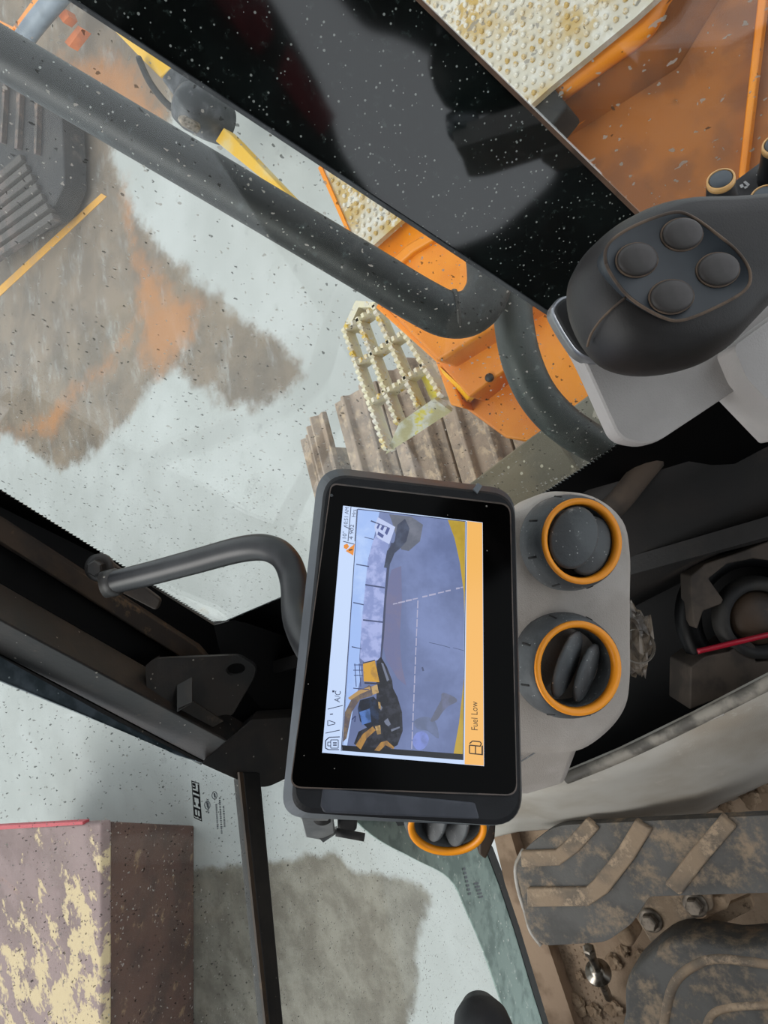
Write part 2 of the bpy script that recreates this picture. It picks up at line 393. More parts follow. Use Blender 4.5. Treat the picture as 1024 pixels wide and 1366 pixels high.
PH = math.radians(16); bn_ = Vector((math.cos(PH), math.sin(PH), -0.5))
BP = plane(bn_, (S(520, 190)-CAM).dot(bn_))
nB = BP.n
b_ = thing('trim_1', 'wide glossy black band of printed glass between the two side panes', 'pillar', S(450, 150), kind='structure')
slab('band', [BP(*p) for p in [bl0, bl1, br1, br0]], nB*0.012, M_band, b_)
slab('edge_strip', [BP(*p, -0.002) for p in [(br0[0]-4, br0[1]+5), (br1[0]-4, br1[1]+5), br1, br0]], nB*0.012, M_edge, b_)
slab('edge_strip', [BP(*p, -0.002) for p in [bl0, bl1, (bl1[0]+3, bl1[1]-4), (bl0[0]+3, bl0[1]-4)]], nB*0.010, M_charcoal, b_)

# windscreen, upper and lower pane
nW = W.n
w3 = thing('window_3', 'upper windscreen pane with printed maker logo in its corner', 'window', W(180, 1200), kind='structure')
slab('pane', [W(*p) for p in [(-130, 820), (-130, 1500), (382, 1500), (340, 1046), (330, 1046), (0, 903)]], nW*0.005, G_front, w3)
M_glassedge = mat('dark_glass_edge', '#39444a', '#566068', 40, rough=0.3, dots=('#9aa4a6', 200, 0.3, 0.2))
slab('edge_band', [W(*p, -0.001) for p in [(-130, 815), (0, 876), (236, 1007), (270, 1018), (0, 908), (-130, 850)]], nW*0.003, M_glassedge, w3)
M_print = mat('black_print', '#14161a', rough=0.5)
M_printg = mat('grey_print', '#6a7076', rough=0.5)
# the printed logo: frame and letters as they look, seen from inside (mirrored)
def wpoly(mb, pts, off=-0.0012): mb.add([W(*p, off) for p in pts], [list(range(len(pts)))])
lo = MB()
LA, LB, LC, LD = (255, 1041), (265.5, 1044.5), (269.5, 1096), (258.5, 1091)     # corners of the logo box: start-left, start-right, end-right, end-left
def LP(u, v):                 # u along the box (0..1), v across it
    a = lerp2(LA, LD, u); b = lerp2(LB, LC, u); return lerp2(a, b, v)
def lrect(u0, u1, v0, v1): wpoly(lo, [LP(u0, v0), LP(u1, v0), LP(u1, v1), LP(u0, v1)])
for q in ((0, 1, 0, .10), (0, 1, .90, 1), (0, .03, 0, 1), (.97, 1, 0, 1)): lrect(*q)
for q in ((.05, .30, .78, .92), (.24, .31, .12, .9), (.05, .12, .12, .45), (.05, .16, .38, .52), (.15, .20, .12, .5),
          (.36, .43, .2, .8), (.36, .62, .12, .24), (.36, .62, .76, .9), (.56, .64, .12, .35), (.56, .64, .65, .9),
          (.69, .75, .1, .9), (.69, .93, .1, .22), (.69, .93, .78, .9), (.69, .93, .45, .55), (.89, .95, .15, .44), (.89, .95, .56, .85)): lrect(*q)
lo.build('logo', M_print, w3, fix=False)
tx = MB()
for j, (sx, y0, y1) in enumerate(((276.5, 1066, 1084), (287.5, 1073, 1107), (292.5, 1064, 1111), (297, 1075, 1103))):
    y = y0
    while y < y1:
        l = random.uniform(1.0, 2.2); wpoly(tx, [(sx+(y-1060)*.06-1.1, y), (sx+(y-1060)*.06+1.2, y), (sx+(y+l-1060)*.06+1.2, y+l), (sx+(y+l-1060)*.06-1.1, y+l)]); y += l+random.uniform(.5, 1.4)
tx.build('small_print', M_printg, w3, fix=False)
ringm = MB()
for c, r in (((286, 1061), 5.5), ((276.5, 1074), 6)):
    o1, o2 = ell(*c, r*.7, r, 0, 20), ell(*c, r*.5, r*.8, 0, 20)
    ringm.add([W(*p, -0.0012) for p in o1+o2], [[i, (i+1) % 20, 20+(i+1) % 20, 20+i] for i in range(20)])
wpoly(ringm, [(284.5, 1058), (287, 1058), (288, 1064), (285.5, 1064)]); wpoly(ringm, [(274.5, 1069), (278, 1071), (279, 1079), (276, 1077)])
ringm.build('approval_mark', M_printg, w3, fix=False)
w4 = thing('window_4', 'lower windscreen pane with rounded greenish border above the cab floor', 'window', W(480, 1250), kind='structure')
inner = [(440, 1060), (495, 1113), (550, 1144), (600, 1172), (624, 1219), (644, 1266), (671, 1344), (700, 1430)]
outer = [(560, 1050), (600, 1080), (628, 1105), (648, 1133), (666, 1180), (686, 1240), (713, 1330), (745, 1430)]
slab('pane', [W(*p) for p in [(338, 1040), (378, 1430)] + outer[::-1]], nW*0.005, G_low, w4)
M_border = mat('pale_green_glass_border', '#8fa39b', '#6f837c', 26, rough=0.35, c3='#b7c2ba', scale3=70, lo3=0.58, hi3=0.7, dots=('#d8dcd4', 120, 0.3, 0.12))
inner = [(q.x, q.y) for q in smooth_path([Vector((a, b, 0)) for a, b in inner], 5)]
slab('border', [W(*p, -0.002) for p in inner + outer[::-1]], nW*0.003, M_border, w4)
M_seal = mat('black_window_seal', '#0c0c0c', '#1a1715', 40, rough=0.55, dots=('#6b6459', 200, 0.3, 0.06))
o2 = [(a+9, b-3) for a, b in outer]
slab('seal', [W(*p, -0.004) for p in outer + o2[::-1]], nW*0.012, M_seal, w4)
prt = MB()
for k in range(7): 
    a = (617+k*1.2, 1158+k*5.5); prt.add([W(a[0]+dx, a[1]+dy, -0.0035) for dx, dy in ((0, 0), (3.5, -1), (4, 2.2), (.5, 3.2))], [[0, 1, 2, 3]])
for k in range(5):
    a = (632+k*1.5, 1178+k*4.5); prt.add([W(a[0]+dx, a[1]+dy, -0.0035) for dx, dy in ((0, 0), (6, -1.5), (6.5, 1), (.5, 2.4))], [[0, 1, 2, 3]])
prt.build('small_print', M_printg, w4, fix=False)
t3 = thing('trim_2', 'black rubber seal strip between upper and lower windscreen panes', 'seal', W(350, 1200), kind='structure')
slab('seal_strip', [W(*p, -0.012) for p in [(324, 1030), (347, 1030), (384, 1430), (366, 1430)]], nW*0.022, M_seal, t3, bevel=0.002)
slab('edge_strip', [W(*p, -0.014) for p in [(319, 1030), (324, 1030), (366, 1430), (361, 1430)]], nW*0.004, M_brownsteel, t3)

# ------------------------------------------------------------------ front pillar
def tp(px): return 0.79 + 0.27*max(-0.3, px/330)
def Q(px, py, d=0.0): return P(px, py, tp(px)+d)
pil = thing('trim_3', 'black steel front corner pillar running down to the monitor', 'pillar', Q(330, 1000), kind='structure')
# dark back plate that closes the corner behind the bar
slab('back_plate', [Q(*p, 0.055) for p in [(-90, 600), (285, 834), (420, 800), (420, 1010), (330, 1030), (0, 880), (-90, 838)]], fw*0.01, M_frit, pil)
slab('inner_strip', [Q(*p, 0.03) for p in [(-90, 640), (0, 695), (262, 862), (300, 905), (275, 900), (0, 726), (-90, 668)]], fw*0.02, M_brownsteel, pil, bevel=0.003)
def loft(name, s0, s1, m, parent, bevel=0):
    n = len(s0); v = list(s0)+list(s1)
    f = [list(range(n)), list(range(2*n-1, n-1, -1))]+[[i, (i+1) % n, n+(i+1) % n, n+i] for i in range(n)]
    return mk(name, v, f, m, parent, bevel=bevel)
loft('bar', [Q(-80, 731, .03), Q(-80, 784, -.02), Q(-80, 831, .03), Q(-80, 780, .06)],
     [Q(330, 966, .03), Q(303, 988, -.03), Q(271, 1016, .02), Q(300, 990, .06)], M_iron, pil, bevel=0.003)
slab('seal_lip', [Q(*p, .02) for p in [(-80, 835), (0, 874), (271, 1016), (268, 1021), (0, 881), (-80, 842)]], fw*0.012, M_seal, pil)
slab('foot_block', [Q(*p, .0) for p in rounded([(268, 1019), (306, 985), (335, 960), (420, 955), (400, 1030), (356, 1051), (335, 1049)], [3, 3, 3, 8, 12, 10, 6])], fw*0.05, M_iron, pil, bevel=0.004)
for c, r in (((68, 712), 8), ((350, 968), 10)):
    o = Q(*c, .04); lathe('bolt', o, -fw, [(r*.85/F, 0), (r*.85/F, .004), (r*.5/F, .006)], M_brownsteel, pil, seg=12)

# ------------------------------------------------------------------ latch bracket on the pillar
lb = thing('latch_bracket', 'black steel bracket plate with a round hole welded to the pillar', 'bracket', Q(200, 935))
out = rounded([(194, 888), (204, 879), (318, 874), (342, 889), (338, 905), (309, 955), (302, 953), (240, 965), (203, 935), (196, 932)], [3, 6, 8, 9, 6, 4, 3, 3, 3, 2])
hole = ell(314, 893, 13, 8, -12, 24)
def plate_hole(name, out, hole, d, th, m, parent, fn):
    bm = bmesh.new()
    vo = [bm.verts.new(fn(*p, d)) for p in out]; vh = [bm.verts.new(fn(*p, d)) for p in hole]
    eo = [bm.edges.new((vo[i-1], vo[i])) for i in range(len(vo))]; eh = [bm.edges.new((vh[i-1], vh[i])) for i in range(len(vh))]
    r = bmesh.ops.triangle_fill(bm, use_beauty=True, use_dissolve=False, edges=eo+eh)
    faces = [g for g in r['geom'] if isinstance(g, bmesh.types.BMFace)]
    e = bmesh.ops.extrude_face_region(bm, geom=faces)
    for g in e['geom']:
        if isinstance(g, bmesh.types.BMVert): g.co += th
    bm.verts.ensure_lookup_table(); bm.verts.index_update()
    v = [w.co.copy() for w in bm.verts]; f = [[w.index for w in q.verts] for q in bm.faces]; bm.free()
    return mk(name, v, f, m, parent)
plate_hole('plate', out, hole, -0.03, fw*0.012, M_iron, lb, Q)
slab('gusset', [Q(*p) for p in ((236, 912, -.03), (256, 901, -.03), (256, 938, -.055), (236, 950, -.055))], fw*0.004+rt*0.002, M_iron, lb)
slab('gusset', [Q(*p) for p in ((238, 945, -.055), (258, 936, -.055), (298, 962, -.03), (284, 970, -.03))], fw*0.004, M_iron, lb)
slab('side_flange', [Q(*p) for p in ((194, 888, -.03), (203, 880, -.03), (208, 934, -.03), (198, 934, -.03))], fw*0.03, M_iron, lb)

# ------------------------------------------------------------------ monitor
tq = [0.385*k for k in (1, 1.221, 1.261, 1.039)]
q0, q1, q2, q3 = P(365, 1080, tq[0]), P(415, 620, tq[1]), P(688, 655, tq[2]), P(698, 1105, tq[3])
mx_ = ((q1-q0)+(q2-q3)).normalized(); my_ = ((q0-q3)+(q1-q2)).normalized(); my_ = (my_-mx_*my_.dot(mx_)).normalized()
mn = mx_.cross(my_)                                 # towards the viewer
mc = (q0+q1+q2+q3)/4
def MP(px, py, off=0.0):
    d = ray(px, py); return CAM + d*((mc-CAM+mn*off).dot(mn)/d.dot(mn))
mon = thing('display_monitor', 'black tablet-like display monitor showing a rear camera view', 'monitor', mc-mn*0.03)
mon_out = rounded([(374, 1090), (425, 621), (686, 653), (697, 1103)], [34, 40, 34, 46], 8)
M_mon = mat('monitor_plastic', '#141518', '#1a1b1e', 40, rough=0.6, bump=0.12, bscale=900, spec=0.3)
M_mong = mat('monitor_side_skylit', '#42484f', '#383d43', 30, rough=0.38)  # paler than the front plastic, standing for sky light on the side
front_out = rounded([(389, 1080), (435, 632), (685, 661), (694, 1100)], [30, 34, 32, 44], 8)
hv = [MP(*p, -.012) for p in mon_out]; hc = sum(hv, Vector())/len(hv); fv_ = [MP(*p) for p in front_out]
def rings(name, rr, m, parent, cap0=False, cap1=False):
    n = len(rr[0]); v = [p for r in rr for p in r]; f = []
    for i in range(len(rr)-1):
        for k in range(n): f.append([i*n+k, i*n+(k+1) % n, (i+1)*n+(k+1) % n, (i+1)*n+k])
    if cap0: f.append(list(range(n-1, -1, -1)))
    if cap1: f.append([(len(rr)-1)*n+k for k in range(n)])
    return mk(name, v, f, m, parent)
fc_ = sum(fv_, Vector())/len(fv_)
rings('housing', [[hc+(p-hc)*.86-mn*.022 for p in hv], [hc+(p-hc)*.97-mn*.016 for p in hv], hv], M_mon, mon, cap0=True)
rings('side_band', [hv, [p-mn*.0012+(p-fc_)*.012 for p in fv_]], M_mong, mon)
rings('front_frame', [[p-mn*.0012+(p-fc_)*.012 for p in fv_], fv_, [fc_+(p-fc_)*.985+mn*.0012 for p in fv_]], M_mon, mon, cap1=True)
# bezel: raised rim line and black glass
bz = rounded([(386, 1051), (441, 644), (681, 672), (690, 1062)], [16, 9, 14, 16], 6)
bz_i = [lerp2(p, (545, 860), 0.010) for p in bz]
M_rim = mat('bezel_rim', '#5a4d45', '#3a342f', 50, rough=0.4)
n = len(bz)
mk('bezel_rim', [MP(*p, 0.0022) for p in bz]+[MP(*p, 0.0022) for p in bz_i], [[i, (i+1) % n, n+(i+1) % n, n+i] for i in range(n)], M_rim, mon, fix=False)
M_mglass = mat('black_screen_glass', '#020202', rough=0.15, spec=0.06, dots=('#8a857d', 260, 0.22, 0.05))
slab('screen_glass', [MP(*p, 0.0020) for p in bz_i], -mn*0.001, M_mglass, mon)
lathe('sensor_dot', MP(442, 661, 0.0022), mn, [(0.0011, 0), (0.0011, 0.0003)], mat('sensor_grey', '#3c4042'), mon, seg=16)
# end grips of the housing
slab('end_grip', [MP(*p, k) for p, k in [((430, 1050), .0022), ((634, 1070), .0022), ((641, 1094), .0015), ((432, 1084), .0015), ((426, 1076), .0018)]], -mn*0.006, mat('grip_grey', '#393c44', '#42454d', 60, rough=0.6), mon, bevel=0.0015)
slab('corner_notch', [MP(*p, .0026) for p in [(631, 652), (637, 644), (643, 648), (637, 658)]], -mn*0.002, mat('notch_grey', '#70767c'), mon)
# the lit picture
scr = slab('screen', [MP(*p, 0.0023) for p in [(429.5, 1004), (457.5, 674.5), (643.5, 697), (645.5, 1022)]], -mn*0.0004, screen_mat('screen_white', '#c3d6f6'), mon)
def sline_(a, b, w=0.5):
    d = Vector((b[0]-a[0], b[1]-a[1])).normalized(); e = Vector((-d.y, d.x))*w
    return [(a[0]-e.x, a[1]-e.y), (b[0]-e.x, b[1]-e.y), (b[0]+e.x, b[1]+e.y), (a[0]+e.x, a[1]+e.y)]
def scr_flat(name, polys, m, off=0.0026):
    mb = MB()
    for p in polys: mb.add([MP(a, b, off) for a, b in p], [list(range(len(p)))])
    return mb.build(name, m, scr, fix=False)
def SP(x, y):                  # x 0..1 along the picture's width, y 0..1 downwards
    a = lerp2((429.5, 1004), (457.5, 674.5), x); b = lerp2((645.5, 1022), (643.5, 697), x); return lerp2(a, b, y)
scr_flat('warning_bar', [[(623.0, 695), (643, 697.5), (645, 1021.5), (619.5, 1019.5)]], screen_mat('amber', '#f0b560'))
VA, VB, VC, VD = (456, 1001), (477, 679), (620.5, 696), (617, 1014)      # camera view corners
scr_flat('camera_view', [[VA, VB, VC, VD]], screen_mat('yard_blue', '#626f98', '#7786b4', 20, .38, .64))
def vw(x, y): a = lerp2(VA, VB, x); b = lerp2(VD, VC, x); return lerp2(a, b, y)
o3 = 0.0028
scr_flat('view_sky', [[(457, 1000), (477, 680), (506, 683), (498, 720), (491, 745), (486, 800), (481, 850), (479, 880), (482, 900), (470, 950), (462, 1000)]], screen_mat('sky_blue', '#9db9ee', '#b3cbf5', 40), o3)
scr_flat('view_fence', [[(506, 706), (519, 722), (516, 745), (513, 790), (511, 830), (507, 880), (487, 884), (480, 878), (482, 830), (486, 790), (490, 750), (497, 722)]], screen_mat('fence_grey', '#8391c4', '#a3aede', 120, .42, .58), o3)
scr_flat('fence_joint', [[(487, 779), (513, 783), (513, 785), (487, 781)], [(484, 826), (511, 829), (511, 831), (484, 828)], [(475, 752), (492, 755), (492, 756.5), (475, 753.5)], [(471, 803), (485, 806), (485, 807.5), (471, 804.5)], [(469, 862), (482, 865), (482, 866), (469, 863.5)], [(495, 694), (520, 704), (519.5, 705.5), (494, 695.5)], [(486, 716), (498, 719), (498, 720), (486, 717)]], screen_mat('joint_dark', '#3f4a70'), o3+.0002)
scr_flat('view_fence_shade', [[(513, 790), (517, 745), (521, 724), (524, 724), (519, 760), (515, 800), (512, 850), (509, 880), (507, 878)]], screen_mat('fence_foot', '#3e4562'), o3+.0001)
scr_flat('view_sign', [[(499, 703), (504, 690), (527, 703), (519, 726), (503, 717)]], screen_mat('sign_white', '#b9c5ea'), o3+.0002)
scr_flat('sign_print', [[(502, 704), (505, 698), (507, 699), (504, 706)], [(507, 706), (510, 700), (513, 702), (510, 708)], [(513, 711), (516.5, 703), (520, 705), (516, 714)], [(503, 713), (504.5, 709), (512, 714), (510, 718)]], screen_mat('sign_ink', '#48548c'), o3+.0004)
scr_flat('view_water', [[(519, 686), (548, 689), (564, 700), (560, 722), (545, 735), (535, 733), (528, 715), (523, 697)]], screen_mat('pool_green', '#5c6170', '#707483', 80), o3+.0001)
scr_flat('view_kerb', [[(512, 757), (516, 735), (526, 722), (530, 700), (540, 692), (546, 705), (542, 722), (533, 732), (526, 738), (522, 748), (517, 758)]], screen_mat('kerb_dark', '#333a50', '#465068', 120), o3+.0003)
scr_flat('view_rust', [[(513, 795), (522, 760), (535, 755), (536, 800), (533, 850), (536, 890), (542, 915), (530, 905), (515, 880), (510, 860)]], screen_mat('rust_tint', '#696d94', '#706f90', 90), o3-.0001)
dash = []
for k, (x0, x1) in enumerate(((524, 530), (531, 540), (541, 549), (550, 557), (563, 570), (572, 581), (584, 592), (594, 601), (608, 613), (614, 618))):
    y0 = 806-(x0-524)*.245; y1 = 806-(x1-524)*.245; w = .9+.5*(k % 3)*.5; dash.append([(x0, y0-w), (x1, y1-w*.6), (x1, y1+w), (x0, y0+w*.7)])
for k in range(16):
    y0 = 801+k*12.5; x0 = 556.5-(y0-800)*.042; dash.append([(x0, y0), (x0+1.5, y0), (x0+1.2-.3*(k % 2), y0+10.5), (x0-.3, y0+10.5)])
scr_flat('view_line', dash, screen_mat('line_white', '#a6a6c2'), o3)
scr_flat('view_crack', [sline_((572, 857), (590, 861), .35), sline_((590, 861), (600, 864), .35), sline_((604, 864), (619, 868), .3), sline_((563, 890), (564.5, 895), 1.1)], screen_mat('crack_dark', '#47506f'), o3)
scr_flat('view_edge', [[(597, 693.5), (620, 696), (620, 780), (619, 820), (618.3, 790), (613, 750), (606, 718)]], screen_mat('yellow_edge', '#b89b35', '#a98d2c', 60), o3)
scr_flat('view_edge', [[(617, 1011), (604, 1010), (612, 965), (617, 920), (619, 900)]], bpy.data.materials['yellow_edge'], o3)
scr_flat('view_border', [[(456, 1001), (617, 1014), (617, 1006), (456, 994)]], screen_mat('view_black', '#16181f'), o3+.0003)
scr_flat('view_mud', [closed_spline([(590, 924), (606, 930), (609, 936), (598, 942), (590, 950), (583, 960), (574, 962), (582, 945), (588, 934)], 3)], screen_mat('mud_grey', '#5f6478', '#6a7090', 110), o3)
scr_flat('view_mud_trail', [closed_spline([(552, 962), (566, 956), (580, 962), (585, 985), (570, 975), (556, 972)], 3)], screen_mat('mud_trail', '#5f6a88', '#6a769a', 120), o3)
scr_flat('view_gloss', [closed_spline([(555, 978), (566, 976), (572, 986), (566, 998), (556, 1000), (550, 990)], 3)], screen_mat('wet_gloss', '#7b8bd0', '#6c7ab0', 150), o3+.0001)
scr_flat('view_track', [[(502, 882), (508, 876), (516, 890), (523, 908), (524, 918), (530, 930), (536, 950), (537, 975), (530, 994), (512, 1003), (480, 999), (472, 992), (478, 976), (500, 965), (502, 930)]], screen_mat('track_black', '#191b24', '#30323e', 160, .45, .62), o3+.0002)
scr_flat('track_gleam', [[(508, 884), (511, 885), (519, 907), (516, 909)], [(512, 962), (517, 958), (521, 966), (518, 969), (514, 966)], [(521, 973), (533, 969), (533, 971), (522, 976)], [(507, 940), (510, 944), (508, 948), (506, 945)]], screen_mat('gleam_grey', '#6d7488'), o3+.0004)
scr_flat('view_boom', [[(457, 990), (460, 950), (472, 926), (492, 914), (500, 918), (496, 928), (480, 933), (469, 950), (462, 985)]], screen_mat('boom_brown', '#5d5458', '#7a6a58', 160, .42, .6), o3+.0003)
scr_flat('boom_highlight', [[(464, 931), (478, 921), (493, 916), (494, 920), (480, 926), (467, 934)]], screen_mat('boom_tan', '#b08f5c'), o3+.0004)
scr_flat('view_cab', [[(480, 934), (498, 929), (506, 938), (505, 965), (490, 971), (480, 962), (477, 945)]], screen_mat('cab_dark', '#151b2a', '#243350', 140, .45, .6), o3+.0004)
scr_flat('cab_window', [[(479, 950), (493, 945), (495, 963), (483, 967)]], screen_mat('cab_blue', '#4f74b8', '#34507e', 160, .4, .6), o3+.0005)
scr_flat('view_bucket', [[(484, 885.5), (500, 881.5), (506, 910), (485, 909)]], screen_mat('machine_yellow', '#cc9a34', '#a8803a', 120, .45, .62), o3+.0004)
scr_flat('bucket_edge', [sline_((484, 884.5), (500, 880.8), .7), sline_((486, 911), (506, 912), 1.0)], screen_mat('edge_dark', '#2c2f44'), o3+.0005)
scr_flat('lower_arm', [[(474, 994), (484, 979), (497, 969), (501, 974), (489, 985), (481, 1000)]], screen_mat('arm_tan', '#a67c3e', '#7d6040', 160, .42, .6), o3+.0005)
scr_flat('lower_arm', [[(499, 1001), (508, 990), (516, 988), (526, 997), (524, 999.5), (514, 994), (506, 1002)]], bpy.data.materials['arm_tan'], o3+.0005)
scr_flat('arm_joint', [[(495, 916), (503, 913), (505, 924), (497, 927)], [(500, 969), (507, 967), (508, 979), (503, 980)], [(504, 936), (507, 937), (508, 946), (505, 945)]], screen_mat('joint_tan', '#b89a6a', '#8f7448', 200, .45, .6), o3+.0006)
scr_flat('view_rail', [sline_((472, 887), (484, 887), .5), sline_((471, 894), (484, 894), .5), sline_((472, 901), (484, 901), .5), sline_((473, 885), (475, 916), .5), sline_((479, 885), (481, 916), .5), sline_((471, 918), (492, 920), .6), sline_((469, 960), (474, 955), .8), sline_((474, 955), (473, 963), .7)], screen_mat('rail_dark', '#37416a'), o3+.0005)
ink = screen_mat('screen_ink', '#2b3350')
inkd = screen_mat('screen_ink_dark', '#3b2b14')
# status bar lines
def sline(a, b, w=0.5):
    d = Vector((b[0]-a[0], b[1]-a[1])).normalized(); e = Vector((-d.y, d.x))*w
    return [(a[0]-e.x, a[1]-e.y), (b[0]-e.x, b[1]-e.y), (b[0]+e.x, b[1]+e.y), (a[0]+e.x, a[1]+e.y)]
scr_flat('bar_lines', [sline((455, 1002), (477, 679)), sline((468, 676), (464, 722)), sline((476, 679), (473, 722), .4), sline((457.5, 722), (472.5, 726)), sline((459, 702), (468, 706)), sline((434, 978), (453, 974)), sline((437, 946), (457, 941)),
    sline((456.2, 1001), (617.5, 1013.5), .5), sline((477, 679), (621, 695.5), .5), sline((621.5, 696), (617.5, 1014), .5)], ink, o3)
lock = [sline((434, 988), (434, 998), .7), sline((434, 988), (439, 983.5), .7), sline((434, 998), (438, 1000), .7), sline((439, 983.5), (453, 983), .6), sline((438, 1000), (452, 1000), .6), sline((437, 990), (437, 995), .5), sline((437, 990), (441, 990), .5), sline((437, 995), (441, 995), .5)]
lock += [sline((441, 987), (441, 998)), sline((441, 987), (451, 987)), sline((441, 998), (451, 998)), sline((451, 987), (451, 998)), sline((444, 991), (449, 991), .8), sline((444, 994), (449, 994), .8)]
lock += [sline((438, 961), (447, 964)), sline((437, 968), (446, 966)), sline((437, 961), (437, 968)), sline((446.5, 963.5), (446.5, 966)), sline((440, 953), (444, 952.5), .7)]
scr_flat('status_icons', lock, ink, o3+.0002)
scr_flat('warning_icon', [[(458.5, 727), (463, 725), (465.5, 729), (462, 733), (458.5, 731)], [(461, 735), (473, 725.5), (471, 741)]], screen_mat('warn_orange', '#e08a2c'), o3+.0002)
scr_flat('warning_mark', [sline((465, 734), (470, 733), .9)], inkd, o3+.0004)
scr_flat('fuel_icon', [sline((626, 994), (626, 1005), .8), sline((626, 994), (641, 995.5), .8), sline((626, 1005), (642, 1006.5), .8), sline((643, 994.5), (643, 1007.5), 1.1), sline((634, 994.5), (634, 1005.5), .8), sline((626, 992), (630, 988.5), .8), sline((630, 988.5), (640, 989.5), .8), sline((640, 989.5), (642, 992), .8), sline((642, 992), (640, 995.5), .8)], inkd, o3)
def stext(name, body, start, end, height_px, m):
    """text whose baseline runs from start to end in the picture"""
    v, f = text_geo(body, 1.0)
    w = max(p[0] for p in v); h = 0.72
    a, b = MP(*start, o3+.0002), MP(*end, o3+.0002); ex = (b-a)/w
    hp = MP(start[0]-height_px, start[1], o3)-MP(*start, o3); ey = my_*(hp.length/h)
    mk(name, [a+ex*p[0]+ey*p[1] for p in v], f, m, scr, fix=False)
stext('fuel_text', 'Fuel Low', (637, 975), (636.5, 936), 9, inkd)
stext('time_text', '10:51 AM', (463.2, 703), (465.4, 677), 5.5, ink)
stext('temperature_text', "10°", (461.5, 720), (462.4, 709), 5.5, ink)
stext('hours_text', '4 902', (470.5, 720), (472, 700), 5.5, ink)
stext('hours_unit_text', 'Hrs', (474, 690), (475, 680), 5.5, ink)
stext('climate_text', 'A/C', (453, 937), (454.5, 922), 8, ink)
scr_flat('climate_mark', [[(443, 921), (446, 921), (446, 923.5), (443, 923.5)]], ink, o3+.0002)

# clamp under the monitor
M_clamp = mat('clamp_metal', '#707374', '#8a8c8b', 30, rough=0.45, metal=0.3)
clp = slab('clamp_plate', [P(*p) for p in ((398, 1070, .47), (402, 1090, .47), (407, 1117, .50), (431, 1122, .50), (447, 1112, .50), (444, 1098, .47), (440, 1070, .47))], fw*0.006, M_clamp, mon, bevel=0.0015)
slab('clamp_block', [P(*p) for p in ((449, 1070, .49), (450, 1110, .49), (470, 1113, .49), (476, 1107, .49), (475, 1070, .49))], fw*0.03, M_rubber, clp, bevel=0.003)
slab('clamp_foot', [P(*p) for p in ((431, 1124, .495), (449, 1112, .495), (449, 1105, .50), (425, 1118, .50))], fw*0.004, M_clamp, clp)
tube('clamp_lever', [P(448, 1110, .48), P(470, 1114, .48), P(486, 1117, .48)], 0.0028, M_rubber, clp, n=2)
pillow('clamp_knob', [P(a, b, .475) for a, b in ell(430, 1090, 14, 10)], -fw, [(1, -.01), (1, .001), (.8, .004)], M_rubber, clp)

# ------------------------------------------------------------------ bent tube that carries the monitor
path = [P(150, 777, .80), P(200, 765, .77), P(260, 749, .74), (P(320, 733, .71)), P(356, 731, .69), P(380, 745, .675), P(392, 775, .66), P(398, 830, .62), P(430, 880, .54), P(500, 890, .48)]
mb_ = tube('support_tube', path, 0.0138, mat('satin_black_tube', '#16171a', '#202124', 30, rough=0.4), mon, seg=16)
slab('base_plate', [P(*p, .835) for p in rounded([(115, 752), (135, 740), (165, 762), (215, 800), (208, 815), (160, 790), (118, 770)], 6)], fw*0.008, M_brownsteel, mb_, bevel=0.002)
for c, t in (((133, 757), .825),):
    o = P(*c, t); bt = lathe('washer', o, -fw, [(.017, -.004), (.017, .004), (.012, .005)], M_iron, mb_, seg=20)
    lathe('bolt_head', o-fw*0.005, -fw, [(.010, 0), (.010, .010), (.008, .012)], M_iron, mb_, seg=6, smooth=False)
lathe('tube_collar', P(152, 777, .80), ray(200, 765)-ray(150, 777), [(.016, -.012), (.0165, .004), (.0138, .008)], M_iron, mb_, seg=20)

# ------------------------------------------------------------------ vents
def lathe_open(name, o, ax, prof, m, parent, seg=48):
    v, f = lathe_geo(o, ax, prof, seg); return mk(name, v, f[:-2], m, parent, smooth=True, fix=False)
def vent2(px, py, t, axis, r, parent, flaps, depth=1.0, bez=None):
    o = P(px, py, t); ax = Vector(axis).normalized()
    bz_ = lathe_open('vent_bezel', o, ax, [(r*.80, -.034), (r*.86, -.004), (r*.88, .0005), (r*1.00, .004), (r*1.07, .0035), (r*1.14, -.004), (r*1.19, -.013*depth), (r*1.19, -.024*depth), (r*1.1, -.030*depth)], bez or M_charcoal, parent)
    lathe('orange_ring', o, ax, [(r*1.035, .0035), (r*1.02, .0062), (r*.90, .005), (r*.86, .0005), (r*.92, .001)], M_ring, bz_, seg=48, close=True)
    lathe('vent_bore', o, ax, [(r*.83, -.030), (r*.82, -.032)], M_frit, bz_, seg=48)
    ea, eb, _ = basis(ax)
    for k in range(8):
        a = 2*math.pi*(k+.3)/8; dd = ea*math.cos(a)+eb*math.sin(a)
        tube('grip_notch', [o+dd*(r*1.125)-ax*.003, o+dd*(r*1.185)-ax*.0125], .0009, M_rubber, bz_, seg=6, n=1)
    e1 = (rt - ax*rt.dot(ax)).normalized(); e2 = ax.cross(e1)     # e1 picture-up, e2 picture left/right
    for (ang, off, tilt, wid, lift) in flaps:
        a = math.radians(ang); d = (e1*math.cos(a)+e2*math.sin(a)); s = ax.cross(d)        # d: long axis of the flap
        nrm = (ax*math.cos(math.radians(tilt))+s*math.sin(math.radians(tilt))); s2 = nrm.cross(d)
        half = math.sqrt(max(0.01, 0.80**2-off**2))*r
        pts = []
        for k in range(28):
            b = 2*math.pi*k/28; pts.append(o+s*(off*r)+ax*lift+d*(half*math.cos(b))+s2*(wid*r*math.sin(b)))
        pillow('flap', pts, nrm, [(0.96, -.002), (1, -.001), (1, .0008), (.9, .0022)], M_charcoal, bz_)
    return bz_
hou = thing('vent_column', 'grey moulded air duct housing with two round orange-ringed vents', 'air vent', P(760, 900, .60))
